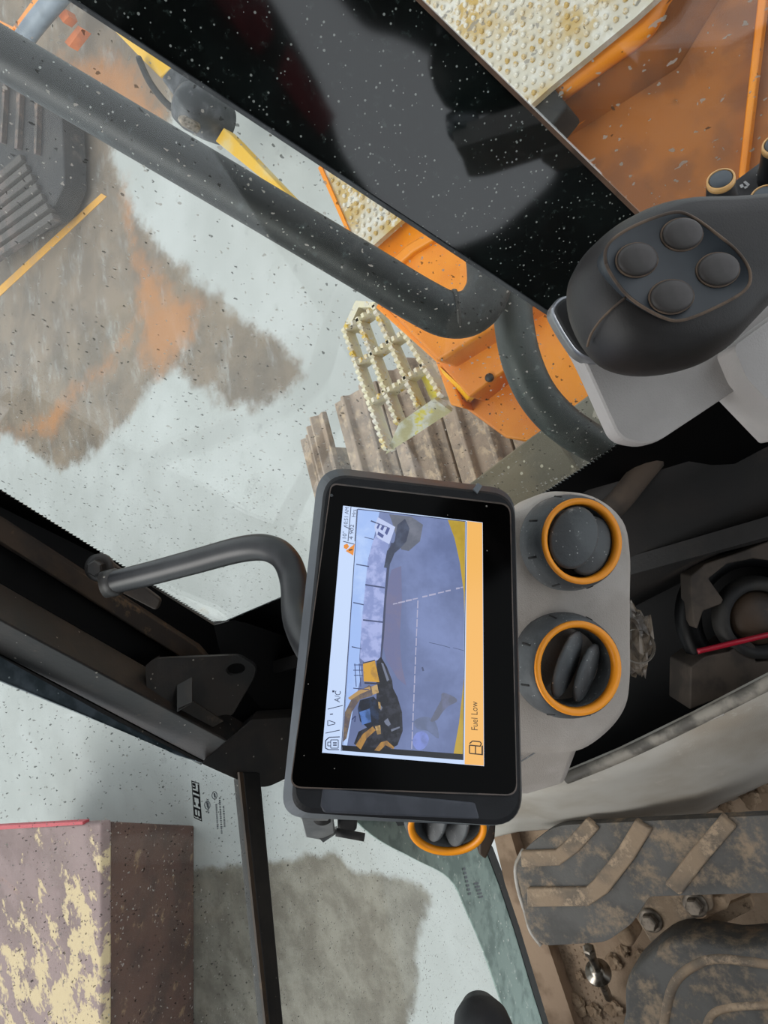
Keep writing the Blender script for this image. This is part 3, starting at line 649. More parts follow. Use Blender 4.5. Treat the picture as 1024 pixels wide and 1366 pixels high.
ho = closed_spline([(640, 700), (690, 678), (715, 662), (745, 655), (790, 662), (826, 690), (836, 735), (836, 790), (836, 850), (836, 900), (830, 940), (808, 972), (772, 998), (735, 1003), (690, 1003), (640, 1000), (630, 850)], 5)
hv_ = [P(a, b, .535) for a, b in ho]
pillow('housing', hv_, -fw, [(.84, -.10), (.97, -.06), (1.0, -.01), (.995, .002), (.97, .010), (.90, .0135)], M_grey, hou, smooth=True)
axv = (-fw*1.0 - up*0.22 + rt*0.10)
vent2(772, 722, .500, axv, 0.0305, hou, [(-22, .22, 8, .58, .004), (-22, -.30, 4, .52, -.001)])
vent2(767, 890, .500, axv, 0.0330, hou, [(-25, .14, -42, .50, -.004), (-25, -.40, -42, .44, -.006)])
slab('duct_stem', [P(*p) for p in ((690, 985, .58), (780, 990, .58), (757, 1046, .66), (700, 1062, .66), (640, 1062, .62), (640, 985, .58))], fw*0.07, M_grey, hou, bevel=0.01, seg=3)
tube('cross_duct', [P(660, 960, .62), P(645, 1015, .70), P(632, 1050, .84)], 0.040, M_grey, hou, n=4, seg=20)
tube('duct_seam', [P(688, 991, .575), P(702, 996, .575), P(718, 999, .575), P(704, 1010, .59), P(690, 1018, .6)], 0.0006, M_charcoal, hou, seg=6, n=3)
# vent relief mark on the closed flap
hm = MB()
for k in range(3):
    pts = smooth_path([P(727+k*4, 706, .4955), P(730+k*4, 711, .4955), P(727+k*4, 716, .4955), P(730+k*4, 721, .4955)], 4); v, f = tube_geo(pts, 0.0004, 5); hm.add(v, f)
hm.build('heat_mark', mat('mark_grey', '#5b5e60'), hou, smooth=True)
fv = thing('foot_vent', 'round orange-ringed air vent half hidden behind the monitor', 'air vent', P(595, 1100, .8))
vent2(596, 1101, .72, (-fw*0.9 - rt*0.48 + up*.05), 0.040, fv, [(-15, .30, 60, .40, -.004), (-15, -.28, 60, .42, -.004)], 1.3)
slab('vent_body', [P(*p) for p in ((548, 1060, .78), (556, 1120, .78), (600, 1138, .78), (652, 1126, .78), (664, 1090, .78), (640, 1050, .78))], fw*0.08, M_greydirty, fv, bevel=0.01)
slab('vent_bracket', [P(*p, .77) for p in ((640, 1095), (662, 1090), (660, 1120), (648, 1148), (638, 1140))], fw*0.02, M_brownsteel, fv, bevel=0.003)

# ------------------------------------------------------------------ side wall and floor of the cab
def WP(x, y, z): return CAM+Vector((x, y, z))
wr = thing('wall_right', 'black moulded side panel under the window sill', 'wall', WP(.05, .3, -1.0), kind='structure')
ledge = []
for (p, z0) in [(s, -.722) for s in sill[3:]] + [((960, 505), -.722), ((1060, 440), -.722), ((1330, 265), -.722)]:
    ledge.append(Z(p[0]+14, p[1]+22, z0-.01))
n = len(ledge); rows = []
prof = [(0, 0), (-.030, -.012), (-.042, -.030), (-.085, -.072), (-.115, -.082), (-.125, -.24)]
v = []; f = []
for dx, dz in prof:
    for p in ledge: v.append(p+Vector((dx*(1 if p.y > 0.05 else 1), 0, dz)))
for i in range(len(prof)-1):
    for k in range(n-1): f.append([i*n+k, i*n+k+1, (i+1)*n+k+1, (i+1)*n+k])
lp = mk('sill_panel', v, f, M_dustblack, wr, smooth=True)
s_ = lp.modifiers.new('solid', 'SOLIDIFY'); s_.thickness = 0.006; s_.offset = -1
# ribs pressed into the side panel
tube('panel_rib', [P(788, 700, .735), P(822, 672, .725), P(860, 625, .715), P(900, 580, .70), P(960, 530, .69)], 0.013, mat('dusty_rib', '#4a3d32', '#2b2520', 14, rough=0.8), wr)
slab('lower_wall', [WP(.01, 1.0, -.80), WP(.01, -.6, -.80), WP(.0, -.6, -1.22), WP(.0, 1.0, -1.22)], (.02, 0, 0), M_dustblack, wr)
cv = thing('wall_front', 'dark recess behind the kick panel under the vents', 'wall', WP(-.05, .45, -1.0), kind='structure')
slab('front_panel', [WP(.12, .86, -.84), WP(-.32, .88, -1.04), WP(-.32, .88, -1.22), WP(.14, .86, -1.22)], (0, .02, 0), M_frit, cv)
fl = thing('floor', 'cab floor covered with dry brown dirt', 'floor', WP(-.5, .5, -1.2), kind='structure')
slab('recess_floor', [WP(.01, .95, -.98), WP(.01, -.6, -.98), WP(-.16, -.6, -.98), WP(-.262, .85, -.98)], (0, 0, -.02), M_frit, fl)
M_mat = mat('dusty_floor_mat', '#917a64', '#a48d76', 10, rough=0.95, bump=0.9, bscale=220, c3='#5b4b3c', scale3=24, lo3=0.55, hi3=0.75)
def zf(p): return Z(p[0], p[1], -1.2)
edge = [(640, 1085), (660, 1118), (674, 1178), (694, 1238), (722, 1330), (752, 1430)]
slab('floor_plate', [zf(p) for p in edge]+[WP(-.78, -.7, -1.2), WP(-.02, -.7, -1.2), WP(-.02, .7, -1.2)], (0, 0, -.03), M_mat, fl)
# tan metal edge along the lower glass
ed2 = [(a+18+k*3, b-6) for k, (a, b) in enumerate(edge)]
M_tan = mat('dusty_tan_edge', '#a08770', '#7f6853', 14, rough=0.85, bump=0.4)
slab('edge_plate', [Z(a-1, b, -1.17) for a, b in edge]+[Z(a, b, -1.17) for a, b in ed2[::-1]], (0, 0, -.03), M_tan, fl)
# anti-slip studs of the mat
st = MB()
for i in range(26):
    for j in range(9):
        a = lerp2((690, 1190), (752, 1400), i/25); c = Z(a[0]+14+j*8, a[1]-2+(j % 2)*4, -1.2)
        st.add(*lathe_geo(c, (0, 0, 1), [(.0030, -.001), (.0018, .0012)], 6))
st.build('mat_studs', M_mat, fl, smooth=True); fl.children[-1]['kind'] = 'stuff'

# kick panel
kp = thing('kick_panel', 'long dusty grey plastic kick panel beside the pedals', 'panel', WP(-.3, .4, -1.15))
top = [(632, 1060), (700, 1046), (757, 1040), (830, 1010), (930, 962), (1130, 860)]
bot = [(655, 1118), (690, 1110), (740, 1106), (820, 1104), (930, 1090), (1130, 1000)]
zt = [-.86, -.82, -.80, -.80, -.80, -.80]; zb = [-1.15, -1.15, -1.15, -1.15, -1.15, -1.15]
v = []; f = []; rows = 7
for k in range(rows):
    s = k/(rows-1)
    for i in range(6):
        a = Z(*top[i], zt[i]); b = Z(*bot[i], zb[i]); bulge = math.sin(s*math.pi)*0.012
        v.append(a.lerp(b, s)+Vector((-bulge, 0, bulge)))
for k in range(rows-1):
    for i in range(5): f.append([k*6+i, k*6+i+1, (k+1)*6+i+1, (k+1)*6+i])
kk = mk('panel', v, f, M_greydirty, kp, smooth=True); s_ = kk.modifiers.new('solid', 'SOLIDIFY'); s_.thickness = 0.012; s_.offset = -1
tube('top_edge', [Z(a-2, b-2, z+.003) for (a, b), z in zip(top[2:], zt[2:])], 0.007, mat('worn_edge', '#55514b', '#8d877d', 30, rough=0.6), kp, n=3)
tube('scuff', [Z(915, 975, -.798), Z(940, 962, -.797), Z(965, 952, -.797)], 0.0018, mat('pale_scuff', '#b7b0a6'), kp, seg=6, n=2)
tube('scuff', [Z(850, 1002, -.798), Z(870, 995, -.797), Z(892, 984, -.797)], 0.0018, MATS['pale_scuff'], kp, seg=6, n=2)

# speaker and brackets in the recess
sp = thing('floor_speaker', 'round dusty loudspeaker in the dark recess with red cable', 'speaker', P(1012, 826, .82))
o = P(1014, 826, .80); ax = (-fw+up*.1)
lathe_open('speaker_rim', o, ax, [(.030, -.02), (.036, .004), (.046, .004), (.050, -.015)], M_rubber, sp)
lathe('speaker_cone', o, ax, [(.034, -.012), (.030, -.004), (.018, .001), (.002, .002)], M_brownsteel, sp)
lathe_open('speaker_surround', o, ax, [(.060, -.02), (.062, -.012), (.084, -.012), (.088, -.03)], M_frit, sp)
br_ = thing('recess_bracket', 'dusty dark star-ended plastic bracket above the speaker', 'bracket', P(940, 790, .83))
slab('plate', [P(*p, .80) for p in ((921, 768), (940, 752), (990, 735), (1030, 720), (1030, 748), (1005, 745), (970, 752), (945, 772), (965, 800), (962, 806), (938, 815), (930, 840), (925, 830), (922, 800))], fw*0.03, mat('dusty_bracket', '#4a4037', '#332c26', 20, rough=0.75), br_, bevel=0.002)
b2 = thing('recess_block', 'dusty notched plastic block beneath the red cable', 'bracket', P(960, 920, .83))
slab('block', [P(*p, .80) for p in ((921, 890), (940, 876), (973, 869), (994, 851), (1008, 862), (1008, 883), (1040, 880), (1040, 900), (920, 947))], fw*0.06, MATS['dusty_bracket'], b2, bevel=0.002)
tag(tube('red_cable', [P(930, 869, .805), P(960, 862, .80), P(985, 856, .795), P(1040, 843, .79)], 0.0032, mat('red_cable', '#a3162c', rough=0.4), None, seg=8), 'thin red cable crossing the dark recess', 'cable')
# crumpled plastic stuck behind the vent column
cr = thing('crumpled_wrapper', 'crumpled dusty clear wrapper wedged behind the vent column', 'litter', P(850, 860, .66))
bm = bmesh.new(); bmesh.ops.create_icosphere(bm, subdivisions=3, radius=1)
c = P(848, 858, .64); v = []
for q in bm.verts:
    nz = 1+0.55*mnoise.noise(q.co*2.3)+0.25*mnoise.noise(q.co*6)
    v.append(c + (-up*0.013*q.co.x+rt*0.030*q.co.y-fw*0.015*q.co.z)*nz)
f = [[w.index for w in q.verts] for q in bm.faces]; bm.free()
mk('crumpled_sheet', v, f, mat('dusty_wrapper', '#6f6355', '#3d342c', 60, rough=0.3, c3='#a39a8e', scale3=120, lo3=0.6, hi3=0.7, bump=0.5), cr)
lathe_open('wrapper_rim', P(851, 862, .625), -fw+rt*.3, [(.0145, -.004), (.016, 0), (.0150, .002)], mat('clear_rim', '#8e8880', rough=0.25), cr)

# ------------------------------------------------------------------ pedals
M_pedal = mat('muddy_pedal_rubber', '#5f5d5a', '#504e4b', 14, rough=0.8, c3='#94816b', scale3=26, lo3=0.48, hi3=0.70, bump=0.6, bscale=160)
M_rib = mat('muddy_pedal_rib', '#94806a', '#6e6357', 20, rough=0.85, c3='#ab957c', scale3=40, lo3=0.5, hi3=0.65, bump=0.6, bscale=160)
pd = thing('travel_pedal', 'large muddy rubber travel pedal with raised chevron ribs', 'pedal', Z(850, 1180, -1.03))
zp = -.95
po = rounded([(687, 1158), (702, 1130), (740, 1101), (1160, 1081), (1160, 1187), (866, 1196), (843, 1232), (808, 1257), (722, 1262), (706, 1240)], [14, 8, 18, 2, 2, 6, 8, 12, 14, 10])
slab('pad', [Z(*p, zp) for p in po], (0, 0, -.018), M_pedal, pd, bevel=0.006, seg=3)
def rib(pts, w0):
    tops = [Vector((a, b)) for a, b in pts]; L = []; R = []
    for i, p in enumerate(tops):
        a = tops[max(i-1, 0)]; b = tops[min(i+1, len(tops)-1)]; d = (b-a).normalized(); nrm = Vector((-d.y, d.x))*w0
        L.append((p+nrm)); R.append((p-nrm))
    return [tuple(q) for q in L+R[::-1]]
for pts, w0 in (([(694, 1147), (742, 1145), (762, 1130), (790, 1099)], 11), ([(702, 1198), (782, 1197), (800, 1184), (834, 1140), (858, 1100)], 13), ([(896, 1188), (925, 1150), (972, 1095)], 13)):
    slab('rib', [Z(*p, zp+.006) for p in rib(pts, w0)], (0, 0, -.012), M_rib, pd, bevel=0.003)
tube('edge_rim', [Z(*p, zp-.004) for p in ((698, 1134), (688, 1156), (691, 1185), (700, 1215), (708, 1242), (722, 1261))], .0035, mat('pale_lit_rim', '#b0aaa2', '#8d8478', 30, rough=0.5), pd, n=4)  # pale colour put in for the lit metal edge of the pedal
pd2 = thing('foot_pedal', 'muddy boot-shaped rubber pedal with curved ridges at the lower edge', 'pedal', Z(930, 1330, -1.05))
zp2 = -1.0
po2 = closed_spline([(838, 1430), (834, 1350), (836, 1306), (858, 1278), (893, 1252), (930, 1249), (980, 1258), (1050, 1272), (1060, 1430)], 4)
pv = [Z(*p, zp2) for p in po2]
pillow('pad', pv, (0, 0, 1), [(1.0, -.05), (1.0, -.01), (.985, .0), (.94, .008), (.88, .010)], M_pedal, pd2)
for pts, w0 in (([(880, 1420), (888, 1350), (900, 1310), (925, 1288), (960, 1278), (1045, 1288)], 6), ([(935, 1420), (945, 1360), (975, 1343), (1045, 1340)], 5)):
    tube('ridge', [Z(*p, zp2+.008) for p in pts], w0/F, M_rib, pd2, n=5)
hb = slab('hinge_plate', [Z(*p, -1.05) for p in ((846, 1222), (868, 1194), (946, 1190), (950, 1214), (868, 1258))], (0, 0, -.015), M_rib, pd, bevel=0.003)
slab('hinge_strap', [Z(*p, -1.09) for p in rounded([(912, 1244), (972, 1206), (1000, 1195), (1006, 1212), (930, 1250)], 5)], (0, 0, -.012), M_mud, hb, bevel=0.002)
slab('hinge_lug', [Z(*p, -1.06) for p in rounded([(930, 1196), (965, 1196), (972, 1212), (940, 1224)], 6)], (0, 0, -.02), M_mud, hb, bevel=0.002)
M_bolt = mat('dusty_steel_bolt', '#8a7f72', '#5f564c', 60, rough=0.55, metal=0.4)
for c in ((868, 1227), (927, 1206)):
    o = Z(*c, -1.05); wsh = lathe('washer', o, (0, 0, 1), [(.017, -.002), (.017, .003), (.014, .004)], M_bolt, hb, seg=24)
    lathe('bolt_head', o+Vector((0, 0, .003)), (0, 0, 1), [(.012, 0), (.012, .009), (.010, .011)], M_bolt, hb, seg=6, smooth=False)
lathe('bolt_head', Z(836, 1246, -1.12), (0, 0, 1), [(.015, -.03), (.015, .008), (.011, .012)], M_mud, hb, seg=16)
sb = thing('pedal_stop_bolt', 'shiny threaded stop bolt with a flange nut standing in the dirt', 'bolt', Z(803, 1310, -1.2))
M_zinc = mat('worn_zinc', '#9c968d', '#70675c', 80, rough=0.3, metal=0.9)
s0, s1 = Z(785, 1266, -1.06), Z(812, 1332, -1.17); dv = (s1-s0).normalized(); L = (s1-s0).length
lathe('stud', s0, dv, [(.006, 0), (.007, .003)]+[(.0072 if k % 2 else .0060, .006+k*(L-.006)/26) for k in range(27)], M_zinc, sb, seg=16)
lathe('flange_nut', s0+dv*(L*.42), dv, [(.011, -.010), (.011, .002), (.021, .004), (.021, .008), (.010, .009)], M_zinc, sb, seg=24)
lathe('stud_cap', s0, dv, [(.007, -.004), (.0095, -.001), (.0095, .012), (.008, .014)], M_zinc, sb, seg=6, smooth=False)
# clods of dirt on the floor, one by one
CLODS = [(748, 1352, 17, 'largest clod of dried mud at the bottom of the cab floor'), (768, 1338, 12, 'clod of dried mud leaning on the largest clod'),
    (830, 1268, 7, 'small mud clod between the two pedals'), (852, 1275, 6, 'crumb of mud touching the rounded foot pedal'),
    (818, 1284, 9, 'flat mud clod right of the stop bolt flange'), (772, 1302, 5, 'tiny mud crumb left of the stop bolt'),
    (792, 1350, 9, 'mud clod below the tip of the stop bolt'), (733, 1322, 5, 'tiny mud crumb near the glass edge of the floor'),
    (818, 1345, 10, 'mud clod wedged against the side of the foot pedal'), (1000, 1065, 9, 'mud clod at the foot of the kick panel, behind the pedal'),
    (968, 1076, 7, 'smaller mud clod along the kick panel edge'), (1016, 1049, 8, 'mud clod in the corner behind the travel pedal at the picture edge')]
for i, (a, b, r, lab) in enumerate(CLODS):
    c = Z(a, b, -1.195 if b > 1100 else -1.13); bm = bmesh.new(); bmesh.ops.create_icosphere(bm, subdivisions=3, radius=1); v = []
    sd_ = Vector((i*3.1, i*1.7, 0)); R = r*1.3/F
    for q in bm.verts: v.append(c+Vector((q.co.x, q.co.y, q.co.z*.5))*R*(1+.6*mnoise.noise(q.co*1.5+sd_)+.25*mnoise.noise(q.co*5+sd_)))
    f = [[w.index for w in q.verts] for q in bm.faces]; bm.free()
    o = mk('dirt_clod', v, f, M_mud, None)
    tag(o, lab, 'dirt', 'mud clods on the cab floor')
# lever knob at the lower edge of the picture
lk = thing('lever_knob', 'rounded black lever knob at the very bottom edge of the picture', 'knob', P(648, 1420, .8))
pillow('knob', [P(a, b, .62) for a, b in ell(648, 1392, 42, 36, 0, 32)], -fw, [(.55, -.05), (.9, -.03), (1, -.01), (.97, .004), (.8, .014), (.4, .019)], M_black, lk)
tube('stem', [P(648, 1395, .66), P(652, 1470, .92)], 0.009, M_iron, lk, n=3)

# ------------------------------------------------------------------ right control pod
pod = thing('control_pod', 'grey plastic armrest pod that carries the joystick', 'console', P(900, 520, .45))
pt = .375
pof = rounded([(738, 415), (775, 480), (824, 588), (868, 596), (995, 512), (1330, 330), (1330, 170), (900, 330)], [6, 20, 16, 22, 6, 4, 4, 30], 6)
pillow('pod_shell', [P(a, b, pt) for a, b in pof], -fw, [(.99, -.016), (1.0, -.012), (1.0, -.004), (.99, 0), (.975, .001)], M_pod, pod, smooth=False)
slab('pod_block', [P(*p, .355) for p in rounded([(978, 462), (1330, 205), (1330, 480), (1070, 582), (996, 505)], [8, 3, 3, 5, 8])], fw*0.04, M_pod, pod, bevel=0.004)
pc = rounded([(735, 412), (750, 395), (800, 400), (830, 470), (795, 482), (770, 470), (750, 440)], 12, 5)
pillow('collar', [P(a, b, .366) for a, b in pc], -fw, [(1.06, -.012), (1.06, -.002), (1.0, .001), (.95, .001)], mat('chrome_collar', '#8f9297', rough=0.3, metal=0.6), pod)
pillow('collar_pad', [P(a, b, .3645) for a, b in pc], -fw, [(.95, -.006), (.95, .001), (.88, .002)], M_rubber, pod)

# switch panel with rotary knobs
swp = thing('switch_panel', 'dark control panel with white symbols beside the rotary knobs', 'panel', P(1010, 260, .42))
slab('panel', [P(*p, .40) for p in rounded([(925, 285), (985, 238), (1090, 160), (1090, 330), (930, 330)], 5)], fw*0.02, mat('panel_grey', '#4c4b4c', '#575656', 30, rough=0.6), swp, bevel=0.002)
sym = MB()
for pts in (((986, 247), (990, 245), (992, 249), (988, 251)), ((991, 243), (994, 241), (1000, 246), (997, 249)), ((992, 249), (996, 248), (997, 250), (993, 252)), ((1008, 233), (1013, 231), (1016, 234), (1011, 236)), ((1010, 237), (1014, 235), (1014, 237), (1011, 238))):
    sym.add([P(*p, .3990) for p in pts], [[0, 1, 2, 3]])
sym.build('symbols', mat('symbol_white', '#e8e8e8'), swp, fix=False)
for (a, b, r, lab) in ((961, 240, 17.5, 'black rotary knob with pale orange ring, nearest the window'), (1020, 262, 18, 'black rotary knob with pale orange ring, cut by the picture edge'), (1036, 193, 18, 'black rotary knob at the corner of the switch panel, almost out of frame')):
    ax = (-fw*0.75 - up*-0.42 + rt*0.30).normalized()
    o = P(a, b, .372); R = r*.372/F*1.0
    kt = thing('rotary_knob', lab, 'knob', o-ax*.024, 'rotary knobs on the switch panel')
    lathe('knob_body', o, ax, [(R*1.35, -.024), (R*1.32, -.018), (R*1.22, -.016), (R*1.02, -.002), (R*.98, 0)], M_black, kt)
    lathe('knob_ring', o, ax, [(R*1.03, -.003), (R*1.0, .0006), (R*.86, .0010), (R*.86, -.002)], mat('pale_orange_ring', '#e0b070', rough=0.4), kt, close=True)
    lathe('knob_cap', o, ax, [(R*.86, -.003), (R*.84, .0004), (R*.72, .0014), (R*.1, .0012)], mat('cap_grey', '#4d545b', rough=0.45), kt)

# ------------------------------------------------------------------ joystick
js = thing('joystick', 'black joystick head with four round buttons on a dark pad', 'joystick', P(900, 400, .36))
M_stick = mat('joystick_plastic', '#1c1a19', '#23201f', 40, rough=0.5, bump=0.15, bscale=1200)
tj = .325
jo = closed_spline([(759, 388), (766, 360), (786, 332), (818, 306), (852, 290), (890, 281), (950, 279), (1060, 278), (1070, 340), (1045, 385), (1016, 412), (992, 437), (957, 472), (913, 493), (858, 500), (812, 490), (783, 463), (764, 425)], 5)
jv = [P(a, b, tj) for a, b in jo]; jc = P(905, 368, tj)
pillow('grip', jv, -fw, [(.70, -.030), (.90, -.020), (.985, -.008), (1.0, 0), (.985, .008), (.93, .017), (.84, .0245), (.72, .029), (.5, .031), (.25, .0315)], M_stick, js, jc)
def jp(px, py, h): return P(px, py, tj-h)
pad_o = closed_spline([(808, 352), (812, 325), (845, 302), (895, 284), (920, 288), (955, 312), (985, 338), (1000, 365), (992, 388), (950, 412), (910, 427), (885, 424), (850, 405), (828, 385)], 5)
pillow('pad', [jp(a, b, .0318) for a, b in pad_o], -fw, [(1.0, -.016), (1.0, .0005), (.985, .0012), (.97, .0008)], mat('pad_slate', '#23292f', '#2b3238', 30, rough=0.4), js)
M_seam = mat('dusty_seam', '#6b5a4b', '#4c4037', 60, rough=0.8)
pm = [jp(a, b, .0325) for a, b in pad_o]
v, f = tube_geo(smooth_path(pm+[pm[0]], 1), 0.00075, 6); mk('pad_seam', v, f, M_seam, js, smooth=True)
M_btn = mat('button_grey', '#3a3735', '#454140', 60, rough=0.55)
for (a, b, rx, ry) in ((849, 347, 27, 22), (909, 313, 27, 21), (957, 360, 28, 22), (895, 396, 29, 22)):
    e = [jp(p, q, .0324) for p, q in ell(a, b, rx, ry, -5)]
    bt = pillow('button', e, -fw, [(1, -.003), (1.0, .0008), (.94, .0019), (.80, .0025), (.5, .0029)], M_btn, js)
    e2 = [jp(p, q, .0328) for p, q in ell(a, b, rx*1.02, ry*1.02, -5)]
    v, f = tube_geo(smooth_path(e2+[e2[0]], 1), 0.0005, 6); mk('button_rim', v, f, M_seam, bt, smooth=True)
tube('seam', [jp(783, 462, .006), jp(788, 446, .0155), jp(800, 428, .0215), jp(818, 410, .0275), jp(835, 396, .0305)], 0.0006, M_seam, js, seg=6)
tube('seam', [jp(967, 316, .0302), jp(985, 308, .030), jp(1005, 300, .029), jp(1040, 294, .0255)], 0.0006, M_seam, js, seg=6)

# ------------------------------------------------------------------ handrails outside the glass
M_rail = mat('dusty_black_rail', '#0e1315', '#171d1f', 14, rough=0.5, c3='#454d50', scale3=60, lo3=0.56, hi3=0.75, dots=('#8d918c', 230, 0.28, 0.22))
r1 = thing('handrail', 'long straight black handrail bar outside the side window', 'rail', P(620, 420, .66))
tube('rail_tube', [P(-90, 16, .62), P(0, 70, .625), P(300, 247, .65), P(480, 354, .66), P(560, 402, .665), P(600, 420, .667), P(632, 414, .672), P(650, 388, .68), P(652, 360, .69), P(646, 320, .70)], .0225, M_rail, r1, seg=20)
lathe('bend_joint', P(608, 418, .667), ray(630, 415)-ray(590, 420), [(.0228, -.002), (.0232, 0), (.0228, .002)], M_iron, r1, seg=20)
r2 = thing('window_guard_bar', 'curved grey-black guard tube bending down to the window sill', 'rail', P(800, 590, .72))
tube('bar_tube', [P(690, 345, .75), P(684, 390, .73), P(685, 430, .715), P(695, 480, .71), P(715, 525, .715), P(745, 560, .72), P(785, 588, .74), P(830, 608, .80), P(870, 630, .92)], .0205, mat('weathered_tube', '#2b3332', '#1e2423', 12, rough=0.5, c3='#7d8883', scale3=40, lo3=0.6, hi3=0.75), r2, seg=18)
lathe('tube_sleeve', P(684, 400, .727), ray(685, 430)-ray(680, 380), [(.0215, -.03), (.022, -.015), (.0205, .01)], M_iron, r2, seg=18)

# ------------------------------------------------------------------ the machine's own body outside
hood = thing('engine_hood', 'orange machine hood with a brown rear panel beside the tread plate', 'hood', Z(760, 250, -1.3))
zh = -1.04
slab('front_panel', [Z(*p, zh) for p in [(484, 344), (526, 300), (640, 196), (700, 180), (760, 260), (720, 400), (668, 430), (583, 484), (507, 404)]], (0, 0, -.20), M_orange, hood, bevel=0.01)
slab('pressed_rib', [Z(*p, zh+.012) for p in rib([(505, 362), (523, 352), (546, 331), (572, 316), (640, 262)], 7)], (0, 0, -.02), M_orange, hood, bevel=0.006, seg=3)
slab('front_skirt', [Z(*p, -1.12) for p in [(505, 402), (585, 470), (600, 500), (618, 545), (600, 540), (580, 482), (500, 410)]], (0, 0, -.10), M_orange, hood, bevel=0.004)
slab('side_block', [Z(*p, -1.10) for p in [(583, 484), (668, 426), (760, 380), (860, 500), (800, 558), (780, 540), (735, 566), (677, 491), (625, 531)]], (0, 0, -.2), M_orange, hood, bevel=0.006)
slab('lower_block', [Z(*p, -1.16) for p in [(622, 533), (677, 491), (760, 440), (850, 520), (760, 600), (694, 588), (673, 584), (617, 543)]], (0, 0, -.18), M_orange, hood, bevel=0.006)
slab('corner_wedge', [Z(585, 488, -1.10), Z(627, 528, -1.10), Z(616, 543, -1.18), Z(600, 520, -1.18)], (0, 0, -.02), mat('bright_yellow_paint', '#f7b80e', rough=0.4), hood, bevel=0.002)
lathe('rivet', Z(653, 504, -1.10), (0, 0, 1), [(.008, -.002), (.008, .004), (.004, .006)], M_iron, hood, seg=12)
slab('rear_panel', [Z(*p, -1.12) for p in [(730, 180), (760, 140), (870, 50), (1000, -90), (1250, -90), (1250, 420), (800, 420), (700, 260)]], (0, 0, -.15), M_orangebrown, hood, bevel=0.006)
slab('side_wall', [Z(748, 126, zh), Z(862, 32, zh), Z(945, -64, zh), Z(990, -60, -1.11), Z(903, 88, -1.115), Z(755, 182, -1.115)], (0, 0, -.02), M_orangebrown, hood, bevel=0.003)
tube('edge_bead', [Z(740, 126, zh-.006), Z(800, 82, zh-.006), Z(850, 46, zh-.006), Z(866, 28, zh-.006), Z(880, 0, zh-.006), Z(930, -60, zh-.006)], .017, M_orange, hood, n=4)
slab('seam_strip', [Z(*p, -1.108) for p in ((748, 174), (790, 146), (915, 36), (919, 41), (794, 151), (750, 180))], (0, 0, -.02), M_orange, hood, bevel=0.002)
slab('orange_strip', [Z(*p, -1.10) for p in ((984, 236), (1012, -20), (1024, -20), (993, 240))], (0, 0, -.03), M_orange, hood, bevel=0.003)
slab('hinge_clip', [Z(*p, zh+.02) for p in ((708, 142), (734, 112), (757, 140), (735, 168))], (0, 0, -.06), M_rubber, hood, bevel=0.006)
# tread strip: one long anti-slip plate along the hood
tr = thing('tread_plate', 'long anti-slip tread plate with pale worn studs along the hood', 'plate', Z(640, 120, -1.05))
M_tread = mat('worn_tread', '#c3bdae', '#b89a58', 9, rough=0.6, c3='#d0ccc2', scale3=30, lo3=0.5, hi3=0.62)
zt_ = -1.005
e0, e1 = (905, -30), (486, 338); g0, g1 = (560, -120), (428, 220)
slab('plate', [Z(*p, zt_) for p in (e0, (847, 23), (733, 117), e1, (474, 326), g1, g0)], (0, 0, -.012), M_tread, tr)
slab('front_lip', [Z(*p, zt_+.004) for p in ((428, 220), (474, 326), (478, 333), (473, 334), (424, 224))], (0, 0, -.025), M_orange, tr)
a0, a1, b1 = Z(*e0, zt_), Z(*e1, zt_), Z(*g1, zt_); du = (a1-a0); dv_ = (b1-a1)
st = MB(); nu = int(du.length/.0155); nv = int(dv_.length/.0155)
for i in range(1, nu):
    for j in range(1, nv+20):
        c = a0+du*((i+.5*(j % 2))/nu)+dv_*(j/nv); st.add(*lathe_geo(c, (0, 0, 1), [(.0048, -.001), (.0030, .005), (.0020, .004)], 6))
o = st.build('studs', mat('stud_worn', '#d9d3c5', '#bfa060', 30, rough=0.6), tr, smooth=True); o['kind'] = 'stuff'

# step with serrated bars
stp = thing('access_step', 'yellowed serrated grating step with end plates above the track', 'step', Z(530, 500, -1.35))
zs = -1.28
M_step = mat('worn_yellow_step', '#d8d2b4', '#cdc9bd', 30, rough=0.6, c3='#cfae3c', scale3=18, lo3=0.56, hi3=0.66, dots=('#6b5f48', 150, 0.3, 0.12))
def serrated(a, b, parent, h=.032, w=.0055, name='bar'):
    A, B = Z(*a, zs), Z(*b, zs); d = B-A; n = max(4, int(d.length/.016)); e = Vector((d.y, -d.x, 0)).normalized()*w
    v = []; f = []
    pts = []
    for k in range(n): pts += [(k/n, 0.0), ((k+.25)/n, .009), ((k+.7)/n, .009)]
    pts.append((1, 0))
    for s, hh in pts:
        p = A+d*s
        v += [p+e+Vector((0, 0, hh)), p-e+Vector((0, 0, hh)), p-e-Vector((0, 0, h)), p+e-Vector((0, 0, h))]
    m_ = len(pts)
    for i in range(m_-1):
        q = 4*i
        for k in range(4): f.append([q+k, q+(k+1) % 4, q+4+(k+1) % 4, q+4+k])
    f.append([0, 1, 2, 3]); f.append([4*(m_-1)+k for k in (3, 2, 1, 0)])
    return mk(name, v, f, M_step, parent)
for a, b in (((459, 437), (515, 600)), ((478, 424), (531, 566)), ((498, 406), (558, 543)), ((516, 404), (590, 530))): serrated(a, b, stp, name='long_bar')
for a, b in (((461, 440), (505, 408)), ((473, 488), (538, 445)), ((490, 541), (568, 487))): serrated(a, b, stp, name='cross_bar')
slab('end_plate', [Z(514, 606, zs-.02), Z(532, 565, zs+.012), Z(579, 532, zs+.012), Z(602, 549, zs-.02)], Vector((.004, -.006, -.004)), mat('green_grey_plate', '#a8a47c', '#c3c7c0', 20, rough=0.5, c3='#c9bf3a', scale3=16, lo3=0.55, hi3=0.65), stp)
